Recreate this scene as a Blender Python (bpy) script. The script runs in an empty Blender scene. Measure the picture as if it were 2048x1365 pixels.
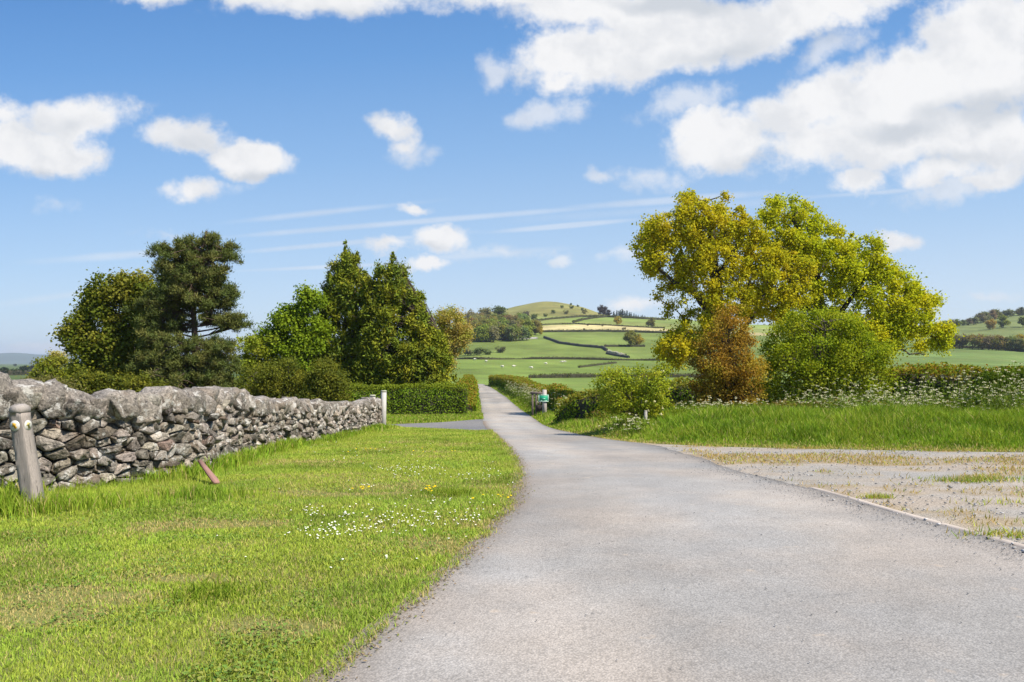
import bpy, math, random
import numpy as np
from mathutils import Vector, noise as mnoise

rng = np.random.default_rng(7)
random.seed(7)
scene = bpy.context.scene
COL = scene.collection
F, CX, HY, H = 1600.0, 1024.0, 722.0, 1.6      # focal length in photo pixels, principal column, eye-level row, eye height

# ------------------------------------------------------------------ basic helpers
def link(o, parent=None):
    COL.objects.link(o)
    if parent is not None:
        o.parent = parent
    return o

def tag(o, label=None, cat=None, group=None, kind=None):
    if label: o['label'] = label
    if cat: o['category'] = cat
    if group: o['group'] = group
    if kind: o['kind'] = kind
    return o

def empty(name, loc, label, cat, group=None, rz=0.0, s=1.0):
    o = bpy.data.objects.new(name, None)
    o.empty_display_size = 0.2
    o.location = loc; o.rotation_euler = (0, 0, rz); o.scale = (s, s, s)
    link(o)
    return tag(o, label, cat, group)

def mesh_np(name, verts, quads=None, tris=None, col=None, smooth=False):
    """One mesh from numpy arrays; col is an albedo per vertex."""
    verts = np.ascontiguousarray(verts, dtype=np.float32)
    me = bpy.data.meshes.new(name)
    nq = 0 if quads is None else len(quads)
    nt = 0 if tris is None else len(tris)
    loops, starts = [], []
    if nq:
        loops.append(np.asarray(quads, dtype=np.int32).ravel()); starts.append(np.arange(nq, dtype=np.int32) * 4)
    if nt:
        loops.append(np.asarray(tris, dtype=np.int32).ravel()); starts.append(nq * 4 + np.arange(nt, dtype=np.int32) * 3)
    loops = np.concatenate(loops); starts = np.concatenate(starts)
    me.vertices.add(len(verts)); me.vertices.foreach_set('co', verts.ravel())
    me.loops.add(len(loops)); me.loops.foreach_set('vertex_index', loops)
    me.polygons.add(nq + nt); me.polygons.foreach_set('loop_start', starts)
    if smooth:
        me.polygons.foreach_set('use_smooth', np.ones(nq + nt, dtype=bool))
    me.update(calc_edges=True)
    if col is not None:
        c = np.ones((len(verts), 4), dtype=np.float32); c[:, :3] = col
        a = me.attributes.new('col', 'FLOAT_COLOR', 'POINT')
        a.data.foreach_set('color', c.ravel())
    return me

def mesh_obj(name, me, mat, parent=None):
    me.materials.append(mat)
    return link(bpy.data.objects.new(name, me), parent)

class MB:
    """Collects boxes and tubes into one mesh."""
    def __init__(s): s.v, s.q, s.t, s.c, s.n = [], [], [], [], 0
    def add(s, v, q=(), t=(), col=(1, 1, 1)):
        v = np.asarray(v, float)
        s.v.append(v)
        if len(q): s.q.append(np.asarray(q, int) + s.n)
        if len(t): s.t.append(np.asarray(t, int) + s.n)
        c = np.empty((len(v), 3)); c[:] = col; s.c.append(c)
        s.n += len(v)
    def box(s, c, size, rz=0.0, col=(1, 1, 1), taper=1.0, shear=(0, 0), b=0.0):
        hx, hy, hz = [k / 2 for k in size]
        b = b or min(hx, hy, hz) * 0.18
        rings = []
        for z, k in ((-hz, b), (-hz + b, 0), (hz - b, 0), (hz, b)):
            f = 1 + (taper - 1) * (z + hz) / (2 * hz)
            x, y = hx * f, hy * f
            r = [(-x + k + b*.0, -y + k), (x - k, -y + k), (x - k, y - k), (-x + k, y - k)]
            rings.append([(px + shear[0] * (z + hz), py + shear[1] * (z + hz), z) for px, py in r])
        v = np.array(rings).reshape(-1, 3)
        ca, sa = math.cos(rz), math.sin(rz)
        v = np.stack([v[:, 0] * ca - v[:, 1] * sa, v[:, 0] * sa + v[:, 1] * ca, v[:, 2]], 1) + np.array(c)
        q = [(0, 3, 2, 1), (12, 13, 14, 15)]
        for k in range(3):
            for i in range(4):
                j = (i + 1) % 4
                q.append((k*4+i, k*4+j, k*4+4+j, k*4+4+i))
        s.add(v, q, col=col)
    def tube(s, pts, rad, n=6, col=(1, 1, 1)):
        pts = np.asarray(pts, float); m = len(pts)
        rad = np.broadcast_to(np.asarray(rad, float), (m,))
        d = np.gradient(pts, axis=0); d /= np.linalg.norm(d, axis=1, keepdims=True) + 1e-9
        ref = np.array([0.31, 0.95, 0.05])
        u = np.cross(d, ref); u /= np.linalg.norm(u, axis=1, keepdims=True) + 1e-9
        w = np.cross(d, u)
        a = np.linspace(0, 2 * math.pi, n, endpoint=False)
        v = pts[:, None, :] + rad[:, None, None] * (np.cos(a)[None, :, None] * u[:, None, :] + np.sin(a)[None, :, None] * w[:, None, :])
        i = np.arange(m - 1)[:, None] * n; k = np.arange(n)[None, :]; k2 = (k + 1) % n
        q = np.stack([i + k, i + k2, i + n + k2, i + n + k], -1).reshape(-1, 4)
        s.add(v.reshape(-1, 3), q, col=col)
    def mesh(s, name, smooth=False):
        return mesh_np(name, np.concatenate(s.v), np.concatenate(s.q) if s.q else None, np.concatenate(s.t) if s.t else None, np.concatenate(s.c), smooth)
    def build(s, name, mat, parent=None, smooth=False):
        return mesh_obj(name, s.mesh(name, smooth), mat, parent)

# ------------------------------------------------------------------ noise
def _hash(ix, iy, seed):
    h = (ix.astype(np.int64) * 374761393 + iy.astype(np.int64) * 668265263 + seed * 974634777) & 0xFFFFFFFF
    h = ((h ^ (h >> 13)) * 1274126177) & 0xFFFFFFFF
    return ((h ^ (h >> 16)) & 0xFFFF) / 65535.0

def vnoise(x, y, seed=0):
    x = np.asarray(x, float); y = np.asarray(y, float)
    ix, iy = np.floor(x), np.floor(y)
    fx, fy = x - ix, y - iy
    fx = fx * fx * (3 - 2 * fx); fy = fy * fy * (3 - 2 * fy)
    a, b = _hash(ix, iy, seed), _hash(ix + 1, iy, seed)
    c, d = _hash(ix, iy + 1, seed), _hash(ix + 1, iy + 1, seed)
    return (a * (1 - fx) + b * fx) * (1 - fy) + (c * (1 - fx) + d * fx) * fy

def fbm(x, y, seed=0, oct=4):
    s, a, t = 0.0, 0.5, 0.0
    for k in range(oct):
        s = s + a * vnoise(np.asarray(x) * 2 ** k, np.asarray(y) * 2 ** k, seed + k * 17); t += a; a *= 0.5
    return s / t

def sstep(x, a, b):
    t = np.clip((np.asarray(x, float) - a) / (b - a), 0, 1)
    return t * t * (3 - 2 * t)

def pchip(xs, ys):
    xs, ys = np.asarray(xs, float), np.asarray(ys, float)
    h, dl = np.diff(xs), np.diff(ys) / np.diff(xs)
    m = np.zeros_like(ys)
    for i in range(1, len(xs) - 1):
        if dl[i - 1] * dl[i] > 0:
            w1, w2 = 2 * h[i] + h[i - 1], h[i] + 2 * h[i - 1]
            m[i] = (w1 + w2) / (w1 / dl[i - 1] + w2 / dl[i])
    m[0], m[-1] = dl[0], dl[-1]
    def f(x):
        x = np.clip(np.asarray(x, float), xs[0], xs[-1])
        i = np.clip(np.searchsorted(xs, x) - 1, 0, len(xs) - 2)
        t = (x - xs[i]) / h[i]
        return ((2*t**3 - 3*t**2 + 1) * ys[i] + (t**3 - 2*t**2 + t) * h[i] * m[i] + (-2*t**3 + 3*t**2) * ys[i+1] + (t**3 - t**2) * h[i] * m[i+1])
    return f

# ------------------------------------------------------------------ terrain
near_z = pchip([-60, -10, 8, 14, 20, 29, 36, 45, 62, 81, 98, 150], [0.0, 0.0, 0.0, -0.2, -0.5, -0.95, -1.3, -1.55, -1.9, -2.15, -2.44, -2.99])
YN = np.array([150, 230, 300, 380, 480, 560, 650, 720, 850, 950, 1150, 1400, 2500, 9000], float)
ST = [
 (-1400, [771, 764, 757, 751, 747, 744, 742, 740, 738, 737, 735, 733, 730, 727]),
 (300,   [771, 764, 757, 751, 747, 744, 742, 740, 738, 737, 735, 733, 730, 727]),
 (780,   [771, 757, 744, 730, 712, 703, 698, 694, 690, 690, 690, 700, 715, 724]),
 (930,   [771, 753, 737, 718, 690, 676, 668, 660, 648, 642, 637, 660, 700, 720]),
 (1010,  [771, 753, 737, 718, 690, 675, 662, 652, 637, 629, 619, 640, 700, 720]),
 (1090,  [771, 753, 737, 718, 690, 675, 661, 650, 636, 620, 603, 635, 700, 720]),
 (1160,  [771, 753, 737, 718, 690, 675, 661, 650, 635, 625, 613, 640, 700, 720]),
 (1215,  [771, 753, 737, 718, 690, 675, 661, 650, 635, 632, 631, 650, 700, 720]),
 (1330,  [771, 753, 737, 718, 690, 675, 663, 654, 639, 637, 640, 660, 700, 720]),
 (1500,  [771, 752, 736, 717, 691, 677, 666, 659, 650, 650, 655, 670, 700, 720]),
 (1800,  [771, 750, 735, 716, 694, 680, 668, 662, 655, 654, 660, 680, 700, 720]),
 (1900,  [771, 748, 733, 712, 694, 678, 662, 652, 645, 648, 660, 680, 700, 720]),
 (1960,  [771, 748, 733, 712, 694, 676, 659, 650, 638, 640, 650, 680, 700, 720]),
 (2048,  [771, 748, 733, 714, 696, 675, 653, 641, 626, 624, 632, 660, 700, 720]),
 (2700,  [771, 748, 733, 712, 690, 665, 640, 620, 600, 590, 600, 640, 700, 720]),
]
SU = np.array([(p - CX) / F for p, _ in ST])
SE = [pchip(np.log(YN), [(HY - y) / F for y in ys]) for _, ys in ST]
# front edge of the tall-grass verge on the right, Y as a function of X
verge_y = pchip([-2, 1.76, 2.4, 4.5, 7.5, 10.9, 16, 60], [40, 30, 23.5, 19.6, 18.0, 17.0, 16.5, 16])

def ground_z(X, Y):
    X, Y = np.broadcast_arrays(np.asarray(X, float), np.asarray(Y, float))
    z = near_z(Y)
    d = Y - verge_y(X)
    z = z + 0.5 * sstep(d, 0.0, 5.5) * sstep(X, 2.6, 6.0) * (1 - sstep(Y, 34, 50))
    far = Y > 150
    if np.any(far):
        Yf, Xf = Y[far], X[far]
        u = np.clip(Xf / Yf, SU[0], SU[-1] - 1e-6)
        ly = np.log(Yf)
        E = np.stack([f(ly) for f in SE])
        i = np.clip(np.searchsorted(SU, u) - 1, 0, len(SU) - 2)
        t = (u - SU[i]) / (SU[i + 1] - SU[i]); 
        k = np.arange(len(u))
        # smooth interpolation between the surveyed bearings
        e0, e1 = E[i, k], E[i + 1, k]
        em, ep = E[np.maximum(i - 1, 0), k], E[np.minimum(i + 2, len(SU) - 1), k]
        w = SU[i + 1] - SU[i]
        m0 = (e1 - em) / (SU[i + 1] - SU[np.maximum(i - 1, 0)]) * w
        m1 = (ep - e0) / (SU[np.minimum(i + 2, len(SU) - 1)] - SU[i]) * w
        e = (2*t**3-3*t**2+1)*e0 + (t**3-2*t**2+t)*m0 + (-2*t**3+3*t**2)*e1 + (t**3-t**2)*m1
        zz = H + e * Yf
        rough = (fbm(Xf / 60, Yf / 60, 5) - 0.5) * 3.0 * sstep(Yf, 500, 1000) * (1 - sstep(Yf, 1500, 2500))
        z = z.copy(); z[far] = zz + rough
    return z

def gz(x, y): return float(ground_z(np.array([x]), np.array([y]))[0])

def at(px, py, Y):
    """The point at distance Y seen in pixel (px, py) of the photograph."""
    return np.array([(px - CX) / F * Y, Y, H - (py - HY) / F * Y])

_ys = np.concatenate([np.arange(1.5, 60, 0.1), 60 * 1.004 ** np.arange(0, 900)])
def hit(px, py):
    """Where the ground shows in pixel (px, py)."""
    X = (px - CX) / F * _ys
    d = (H - (py - HY) / F * _ys) - ground_z(X, _ys)
    k = np.argmax(d <= 0)
    if d[k] > 0: k = len(_ys) - 1
    if k == 0: return float(X[0]), float(_ys[0])
    t = d[k - 1] / (d[k - 1] - d[k] + 1e-12)
    y = _ys[k - 1] + t * (_ys[k] - _ys[k - 1])
    return float((px - CX) / F * y), float(y)

# road edges (X as a function of Y) read off the photograph
rl = [hit(*p) for p in [(655, 1365), (850, 1190), (1000, 1045), (1040, 990), (1040, 940), (1015, 895), (992, 872), (972, 850)]]
rl = [(-3.6, -9.0), (-2.3, -1.0), (-1.6, 1.5)] + rl + [(-1.63, 45), (-2.36, 62), (-4.1, 98), (-7.2, 150), (-16, 215)]
road_l = pchip([p[1] for p in rl], [p[0] for p in rl])
rr = [hit(*p) for p in [(1760, 1020), (1640, 985), (1520, 955), (1420, 925), (1330, 897), (1200, 877)]]
rr = [(5.6, -9.0), (4.75, 3.0), (4.33, 6.7)] + rr + [(1.76, 30), (1.07, 45), (.31, 62), (-1.4, 98), (-4.9, 150), (-14, 215)]
road_r = pchip([p[1] for p in rr], [p[0] for p in rr])

# wall line (ground plan) and height
WALL = [(-9.6, 5.0), (-6.2, 9.5)] + [hit(*p) for p in [(190, 978), (400, 952), (470, 925), (560, 899), (650, 884), (768, 858)]]
def arc(path):
    p = np.asarray(path, float)
    s = np.concatenate([[0], np.cumsum(np.linalg.norm(np.diff(p, axis=0), axis=1))])
    return p, s
# ------------------------------------------------------------------ materials
def new_mat(name):
    m = bpy.data.materials.new(name); m.use_nodes = True
    nt = m.node_tree; nt.nodes.clear()
    return m, nt, nt.nodes.new('ShaderNodeOutputMaterial')

def N(nt, typ, **kw):
    n = nt.nodes.new(typ)
    ins = kw.pop('ins', {})
    for k, v in kw.items(): setattr(n, k, v)
    for k, v in ins.items():
        if isinstance(v, bpy.types.NodeSocket): nt.links.new(v, n.inputs[k])
        else: n.inputs[k].default_value = v
    return n

def mixc(nt, fac, a, b, blend='MIX'):
    n = nt.nodes.new('ShaderNodeMix'); n.data_type = 'RGBA'; n.blend_type = blend; n.clamp_factor = True
    for k, v in ((0, fac), (6, a), (7, b)):
        if isinstance(v, bpy.types.NodeSocket): nt.links.new(v, n.inputs[k])
        elif k == 0: n.inputs[0].default_value = v
        else: n.inputs[k].default_value = (*v, 1) if len(v) == 3 else v
    return n.outputs[2]

def math_(nt, op, a, b=0.0, c=0.0, clamp=False):
    n = nt.nodes.new('ShaderNodeMath'); n.operation = op; n.use_clamp = clamp
    for k, v in enumerate((a, b, c)):
        if isinstance(v, bpy.types.NodeSocket): nt.links.new(v, n.inputs[k])
        else: n.inputs[k].default_value = v
    return n.outputs[0]

def maprange(nt, v, a, b, c=0.0, d=1.0, smooth=True):
    n = nt.nodes.new('ShaderNodeMapRange'); n.interpolation_type = 'SMOOTHSTEP' if smooth else 'LINEAR'
    nt.links.new(v, n.inputs[0])
    for k, x in zip((1, 2, 3, 4), (a, b, c, d)): n.inputs[k].default_value = x
    return n.outputs[0]

def noise_tex(nt, vec, scale, detail=4, rough=0.55):
    n = N(nt, 'ShaderNodeTexNoise', ins={'Scale': scale, 'Detail': detail, 'Roughness': rough})
    if vec is not None: nt.links.new(vec, n.inputs['Vector'])
    return n

def leaf_mat(name, trans=0.35, gloss=0.05):
    m, nt, out = new_mat(name)
    at_ = N(nt, 'ShaderNodeAttribute', attribute_name='col')
    oi = N(nt, 'ShaderNodeObjectInfo')
    c = mixc(nt, 1.0, at_.outputs['Color'], oi.outputs['Color'], 'MULTIPLY')
    d = N(nt, 'ShaderNodeBsdfDiffuse', ins={'Color': c})
    warm = mixc(nt, 1.0, c, (1.35, 1.25, 0.55), 'MULTIPLY')
    t = N(nt, 'ShaderNodeBsdfTranslucent', ins={'Color': warm})
    mx = N(nt, 'ShaderNodeMixShader', ins={0: trans, 1: d.outputs[0], 2: t.outputs[0]})
    nt.links.new(mx.outputs[0], out.inputs[0])
    return m

def solid_mat(name, rough=0.8, noise_scale=8.0, amt=0.35, bump=0.3, attr=True, base=(0.3, 0.3, 0.3), bdist=0.01, stretch=None, spec=0.3):
    m, nt, out = new_mat(name)
    tc = N(nt, 'ShaderNodeTexCoord')
    vec = tc.outputs['Object']
    if stretch:
        mp = N(nt, 'ShaderNodeMapping', ins={'Scale': stretch}); nt.links.new(vec, mp.inputs[0]); vec = mp.outputs[0]
    n1 = noise_tex(nt, vec, noise_scale, 6, 0.65)
    f = maprange(nt, n1.outputs[0], 0.25, 0.75, 1 - amt, 1 + amt, False)
    cmb = N(nt, 'ShaderNodeCombineColor', ins={0: f, 1: f, 2: f})
    src = N(nt, 'ShaderNodeAttribute', attribute_name='col').outputs['Color'] if attr else (*base, 1)
    c = mixc(nt, 1.0, src, cmb.outputs[0], 'MULTIPLY')
    bp = N(nt, 'ShaderNodeBump', ins={'Strength': bump, 'Distance': bdist, 'Height': n1.outputs[0]})
    p = N(nt, 'ShaderNodeBsdfPrincipled', ins={'Base Color': c, 'Roughness': rough, 'Normal': bp.outputs[0], 'Specular IOR Level': spec})
    nt.links.new(p.outputs[0], out.inputs[0])
    return m

def stone_mat():
    m, nt, out = new_mat('lichen_stone')
    geo = N(nt, 'ShaderNodeNewGeometry'); P = geo.outputs['Position']
    col = N(nt, 'ShaderNodeAttribute', attribute_name='col').outputs['Color']
    n1 = noise_tex(nt, P, 9, 8, 0.7); n2 = noise_tex(nt, P, 38, 6, 0.7); n3 = noise_tex(nt, P, 5.5, 7, 0.72); n4 = noise_tex(nt, P, 2.3, 4)
    f = math_(nt, 'MULTIPLY', maprange(nt, n1.outputs[0], 0.32, 0.68, 0.5, 1.45, False), maprange(nt, n2.outputs[0], 0.32, 0.68, 0.48, 1.5, False))
    c = mixc(nt, 1.0, col, N(nt, 'ShaderNodeCombineColor', ins={0: f, 1: f, 2: f}).outputs[0], 'MULTIPLY')
    c = mixc(nt, maprange(nt, n4.outputs[0], 0.52, 0.68, 0, 0.4), c, (0.19, 0.135, 0.085))           # rusty weathering
    c = mixc(nt, maprange(nt, n3.outputs[0], 0.545, 0.60, 0, 0.72), c, (0.58, 0.56, 0.51))             # pale crusty lichen
    n5 = noise_tex(nt, P, 15, 5, 0.7)
    c = mixc(nt, maprange(nt, n5.outputs[0], 0.56, 0.64, 0, 0.75), c, (0.055, 0.052, 0.048))           # dark lichen
    h = math_(nt, 'ADD', n1.outputs[0], math_(nt, 'MULTIPLY', n2.outputs[0], 0.5))
    bp = N(nt, 'ShaderNodeBump', ins={'Strength': 1.0, 'Distance': 0.05, 'Height': h})
    p = N(nt, 'ShaderNodeBsdfPrincipled', ins={'Base Color': c, 'Roughness': 0.9, 'Normal': bp.outputs[0], 'Specular IOR Level': 0.2})
    nt.links.new(p.outputs[0], out.inputs[0])
    return m

def ground_mat():
    m, nt, out = new_mat('turf_ground')
    geo = N(nt, 'ShaderNodeNewGeometry'); P = geo.outputs['Position']
    col = N(nt, 'ShaderNodeAttribute', attribute_name='col').outputs['Color']
    n1 = noise_tex(nt, P, 0.04, 5, 0.6); n2 = noise_tex(nt, P, 1.3, 6, 0.7); n3 = noise_tex(nt, P, 30, 3)
    f = math_(nt, 'MULTIPLY', maprange(nt, n1.outputs[0], 0.3, 0.7, 0.82, 1.18, False), maprange(nt, n2.outputs[0], 0.3, 0.7, 0.8, 1.2, False))
    f = math_(nt, 'MULTIPLY', f, maprange(nt, n3.outputs[0], 0.3, 0.7, 0.75, 1.25, False))
    c = mixc(nt, 1.0, col, N(nt, 'ShaderNodeCombineColor', ins={0: f, 1: f, 2: f}).outputs[0], 'MULTIPLY')
    bp = N(nt, 'ShaderNodeBump', ins={'Strength': 0.4, 'Distance': 0.03, 'Height': n3.outputs[0]})
    p = N(nt, 'ShaderNodeBsdfPrincipled', ins={'Base Color': c, 'Roughness': 0.95, 'Normal': bp.outputs[0], 'Specular IOR Level': 0.1})
    nt.links.new(p.outputs[0], out.inputs[0])
    return m

def road_mat(name, base, tint, speck=0.8):
    m, nt, out = new_mat(name)
    geo = N(nt, 'ShaderNodeNewGeometry'); P = geo.outputs['Position']
    att = N(nt, 'ShaderNodeAttribute', attribute_name='col').outputs['Color']
    n0 = noise_tex(nt, P, 0.35, 4, 0.6); n1 = noise_tex(nt, P, 1.6, 5, 0.65)
    n2 = noise_tex(nt, P, 42, 4, 0.75); n3 = N(nt, 'ShaderNodeTexVoronoi', ins={'Scale': 75.0}); nt.links.new(P, n3.inputs['Vector'])
    c = mixc(nt, maprange(nt, n0.outputs[0], 0.38, 0.62), base, tint)
    f = maprange(nt, n1.outputs[0], 0.3, 0.7, 0.9, 1.1, False)
    f = math_(nt, 'MULTIPLY', f, maprange(nt, n2.outputs[0], 0.28, 0.72, 1 - .3 * speck, 1 + .3 * speck, False))
    f = math_(nt, 'MULTIPLY', f, maprange(nt, n3.outputs['Distance'], 0.0, 0.75, 1 + .22 * speck, 1 - .3 * speck, False))
    c = mixc(nt, 1.0, c, N(nt, 'ShaderNodeCombineColor', ins={0: f, 1: f, 2: f}).outputs[0], 'MULTIPLY')
    n4 = noise_tex(nt, P, 13, 2, 0.5)
    c = mixc(nt, maprange(nt, n4.outputs[0], 0.70, 0.76, 0, 0.5), c, (0.10, 0.095, 0.09))              # worn dark stones
    n5 = noise_tex(nt, P, 3.1, 3, 0.6)
    c = mixc(nt, maprange(nt, n5.outputs[0], 0.66, 0.74, 0, 0.28), c, (0.55, 0.43, 0.31))             # sandy stains
    c = mixc(nt, 1.0, c, att, 'MULTIPLY')
    h = math_(nt, 'ADD', math_(nt, 'MULTIPLY', n3.outputs['Distance'], -1.0), n2.outputs[0])
    bp = N(nt, 'ShaderNodeBump', ins={'Strength': 0.45, 'Distance': 0.006, 'Height': h})
    p = N(nt, 'ShaderNodeBsdfPrincipled', ins={'Base Color': c, 'Roughness': 0.88, 'Normal': bp.outputs[0], 'Specular IOR Level': 0.25})
    nt.links.new(p.outputs[0], out.inputs[0])
    return m

M_LEAF = leaf_mat('leaf', 0.38, 0.05)
M_NEEDLE = leaf_mat('needle', 0.18, 0.04)
M_GRASS = leaf_mat('grass_blade', 0.30, 0.05)
M_PETAL = leaf_mat('petal', 0.25, 0.0)
M_BARK = solid_mat('bark', 0.9, 7.0, 0.5, 0.8, stretch=(3, 3, 0.6), bdist=0.03)
M_STONE = stone_mat()
M_GROUND = ground_mat()
M_ROAD = road_mat('worn_tarmac', (0.298, 0.284, 0.266), (0.338, 0.300, 0.262))
M_SIDE = road_mat('dark_tarmac', (0.17, 0.165, 0.165), (0.20, 0.19, 0.18))
M_GRAVEL = road_mat('gravel_surface', (1.0, 1.0, 1.0), (1.0, 0.97, 0.93), 1.5)
M_WOOD = solid_mat('weathered_wood', 0.85, 16.0, 0.34, 0.6, stretch=(9, 9, 0.5), bdist=0.006)
M_PAINT = solid_mat('paint', 0.5, 20.0, 0.06, 0.05, spec=0.4)
M_FARSTONE = solid_mat('field_stone', 0.9, 0.9, 0.4, 0.4, bdist=0.1)
M_HILL = solid_mat('far_hill', 1.0, 0.002, 0.25, 0.0, spec=0.0)
M_WOOL = solid_mat('wool', 0.95, 9.0, 0.12, 0.5, bdist=0.03)

# ------------------------------------------------------------------ camera, light, sky
cam = bpy.data.cameras.new('camera'); cam.sensor_width = 36; cam.lens = 36 * F / 2048
cam.shift_y = (HY - 682.5) / 2048; cam.clip_start = 0.05; cam.clip_end = 40000
co = link(bpy.data.objects.new('camera', cam)); co.location = (0, 0, H); co.rotation_euler = (math.radians(90), 0, 0)
scene.camera = co

SUN = Vector((0.56, -0.36, 0.80)).normalized()
sl = bpy.data.lights.new('sun', 'SUN'); sl.energy = 4.3; sl.angle = math.radians(0.53); sl.color = (1.0, 0.93, 0.82)
so = link(bpy.data.objects.new('sun', sl)); so.rotation_euler = SUN.to_track_quat('Z', 'Y').to_euler(); so.location = (20, -10, 30)

def build_world():
    w = bpy.data.worlds.new('World'); scene.world = w; w.use_nodes = True
    nt = w.node_tree; nt.nodes.clear()
    out = nt.nodes.new('ShaderNodeOutputWorld')
    sky = N(nt, 'ShaderNodeTexSky', sky_type='NISHITA', sun_disc=False)
    sky.sun_elevation = math.asin(SUN.z); sky.sun_rotation = math.atan2(SUN.x, SUN.y)
    sky.air_density = 1.0; sky.dust_density = 0.6; sky.ozone_density = 2.5; sky.altitude = 150
    d = N(nt, 'ShaderNodeTexCoord').outputs['Generated']
    sp = N(nt, 'ShaderNodeSeparateXYZ', ins={0: d})
    yy = math_(nt, 'MAXIMUM', sp.outputs[1], 0.08)
    gx = math_(nt, 'DIVIDE', sp.outputs[0], yy); gzz = math_(nt, 'DIVIDE', sp.outputs[2], yy)
    V = N(nt, 'ShaderNodeCombineXYZ', ins={0: gx, 1: gzz, 2: 0.0}).outputs[0]
    # blue deepens with height: the physical sky blended with measured clear-sky colours by elevation
    rmp = N(nt, 'ShaderNodeValToRGB', ins={0: maprange(nt, math_(nt, 'SUBTRACT', gzz, math_(nt, 'MULTIPLY', gx, 0.05)), 0.0, 0.5, 0, 1, False)})
    els = rmp.color_ramp.elements
    k = 1.0 / (SKY_STRENGTH * 2 ** EXPOSURE)
    for i, (pos, c) in enumerate(SKY_RAMP):
        e = els[i] if i < 2 else els.new(pos)
        e.position = pos; e.color = (*[((v / 255 + .055) / 1.055) ** 2.4 * k for v in c], 1)
    blue2 = mixc(nt, 0.82, mixc(nt, 1.0, sky.outputs[0], SKY_TINT, 'MULTIPLY'), rmp.outputs[0])
    # warped coordinates give ragged cloud edges
    nz = noise_tex(nt, V, 9.0, 7, 0.62)
    off = N(nt, 'ShaderNodeVectorMath', operation='SUBTRACT', ins={0: nz.outputs['Color'], 1: (0.5, 0.5, 0.5)}).outputs[0]
    off = N(nt, 'ShaderNodeVectorMath', operation='MULTIPLY', ins={0: off, 1: (0.075, 0.06, 0.0)}).outputs[0]
    W = N(nt, 'ShaderNodeVectorMath', operation='ADD', ins={0: V, 1: off}).outputs[0]
    fb = noise_tex(nt, V, 26.0, 7, 0.62)
    fb2 = noise_tex(nt, V, 7.0, 5, 0.6)
    def blob(vec, px, py, rx, ry, rot, wgt):
        mp = N(nt, 'ShaderNodeMapping', vector_type='TEXTURE', ins={'Location': ((px - CX) / F, (HY - py) / F, 0), 'Rotation': (0, 0, math.radians(rot)), 'Scale': (rx / F, ry / F, 1)})
        nt.links.new(vec, mp.inputs[0])
        ln = N(nt, 'ShaderNodeVectorMath', operation='LENGTH', ins={0: mp.outputs[0]}).outputs['Value']
        return math_(nt, 'MULTIPLY_ADD', ln, -wgt, wgt)
    def field(vec, items):
        acc = None
        for it in items:
            b = blob(vec, *it)
            acc = b if acc is None else math_(nt, 'SMOOTH_MAX', acc, b, 0.12)
        return acc
    Fd = field(W, [(x, y, rx * (1.15 if rx > 145 else 1.02), ry * (1.2 if rx > 145 else 1.02), r, w) for x, y, rx, ry, r, w in CLOUDS])
    nsum = math_(nt, 'ADD', math_(nt, 'MULTIPLY_ADD', fb.outputs[0], 1.25, -0.625), math_(nt, 'MULTIPLY_ADD', fb2.outputs[0], 1.1, -0.55))
    dens = math_(nt, 'ADD', Fd, nsum)
    mask = maprange(nt, dens, -0.12, 0.52)
    thin = field(W, WISPS)
    thin = math_(nt, 'ADD', thin, math_(nt, 'MULTIPLY_ADD', fb.outputs[0], 1.7, -0.86))
    tmask = maprange(nt, thin, 0.0, 0.85, 0, 0.66)
    lines = field(V, LINES)
    lmask = maprange(nt, math_(nt, 'ADD', lines, math_(nt, 'MULTIPLY_ADD', fb2.outputs[0], 0.8, -0.42)), 0.0, 0.8, 0, 0.36)
    a = math_(nt, 'MAXIMUM', mask, math_(nt, 'MAXIMUM', tmask, lmask))
    # grey shaded undersides
    sh = field(W, SHADES)
    shm = maprange(nt, math_(nt, 'ADD', sh, math_(nt, 'MULTIPLY_ADD', fb2.outputs[0], 1.6, -0.8)), -0.1, 1.0)
    fb3 = noise_tex(nt, W, 11.0, 5, 0.55)
    puff = maprange(nt, math_(nt, 'ADD', math_(nt, 'MULTIPLY', fb3.outputs[0], 0.75), math_(nt, 'MULTIPLY', fb.outputs[0], 0.25)), 0.44, 0.62, 0.0, 0.9)
    cw = mixc(nt, puff, CLOUD_WHITE, CLOUD_SOFT)
    cc = mixc(nt, shm, cw, CLOUD_GREY)
    skyc = mixc(nt, a, blue2, cc)
    w.cycles.sampling_method = 'NONE'
    bg = N(nt, 'ShaderNodeBackground', ins={'Color': skyc, 'Strength': SKY_STRENGTH})
    nt.links.new(bg.outputs[0], out.inputs[0])

SKY_STRENGTH = 0.095
EXPOSURE = 0.95
SKY_RAMP = [(0.0, (214, 226, 238)), (1.0, (84, 142, 208)), (0.12, (205, 222, 240)), (0.30, (178, 207, 237)), (0.52, (144, 186, 231)), (0.78, (108, 162, 221))]
SKY_TINT = (0.75, 0.90, 1.08)
CLOUD_WHITE, CLOUD_SOFT, CLOUD_GREY = (5.1, 5.1, 5.15), (4.2, 4.3, 4.5), (3.5, 3.7, 4.0)
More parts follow.
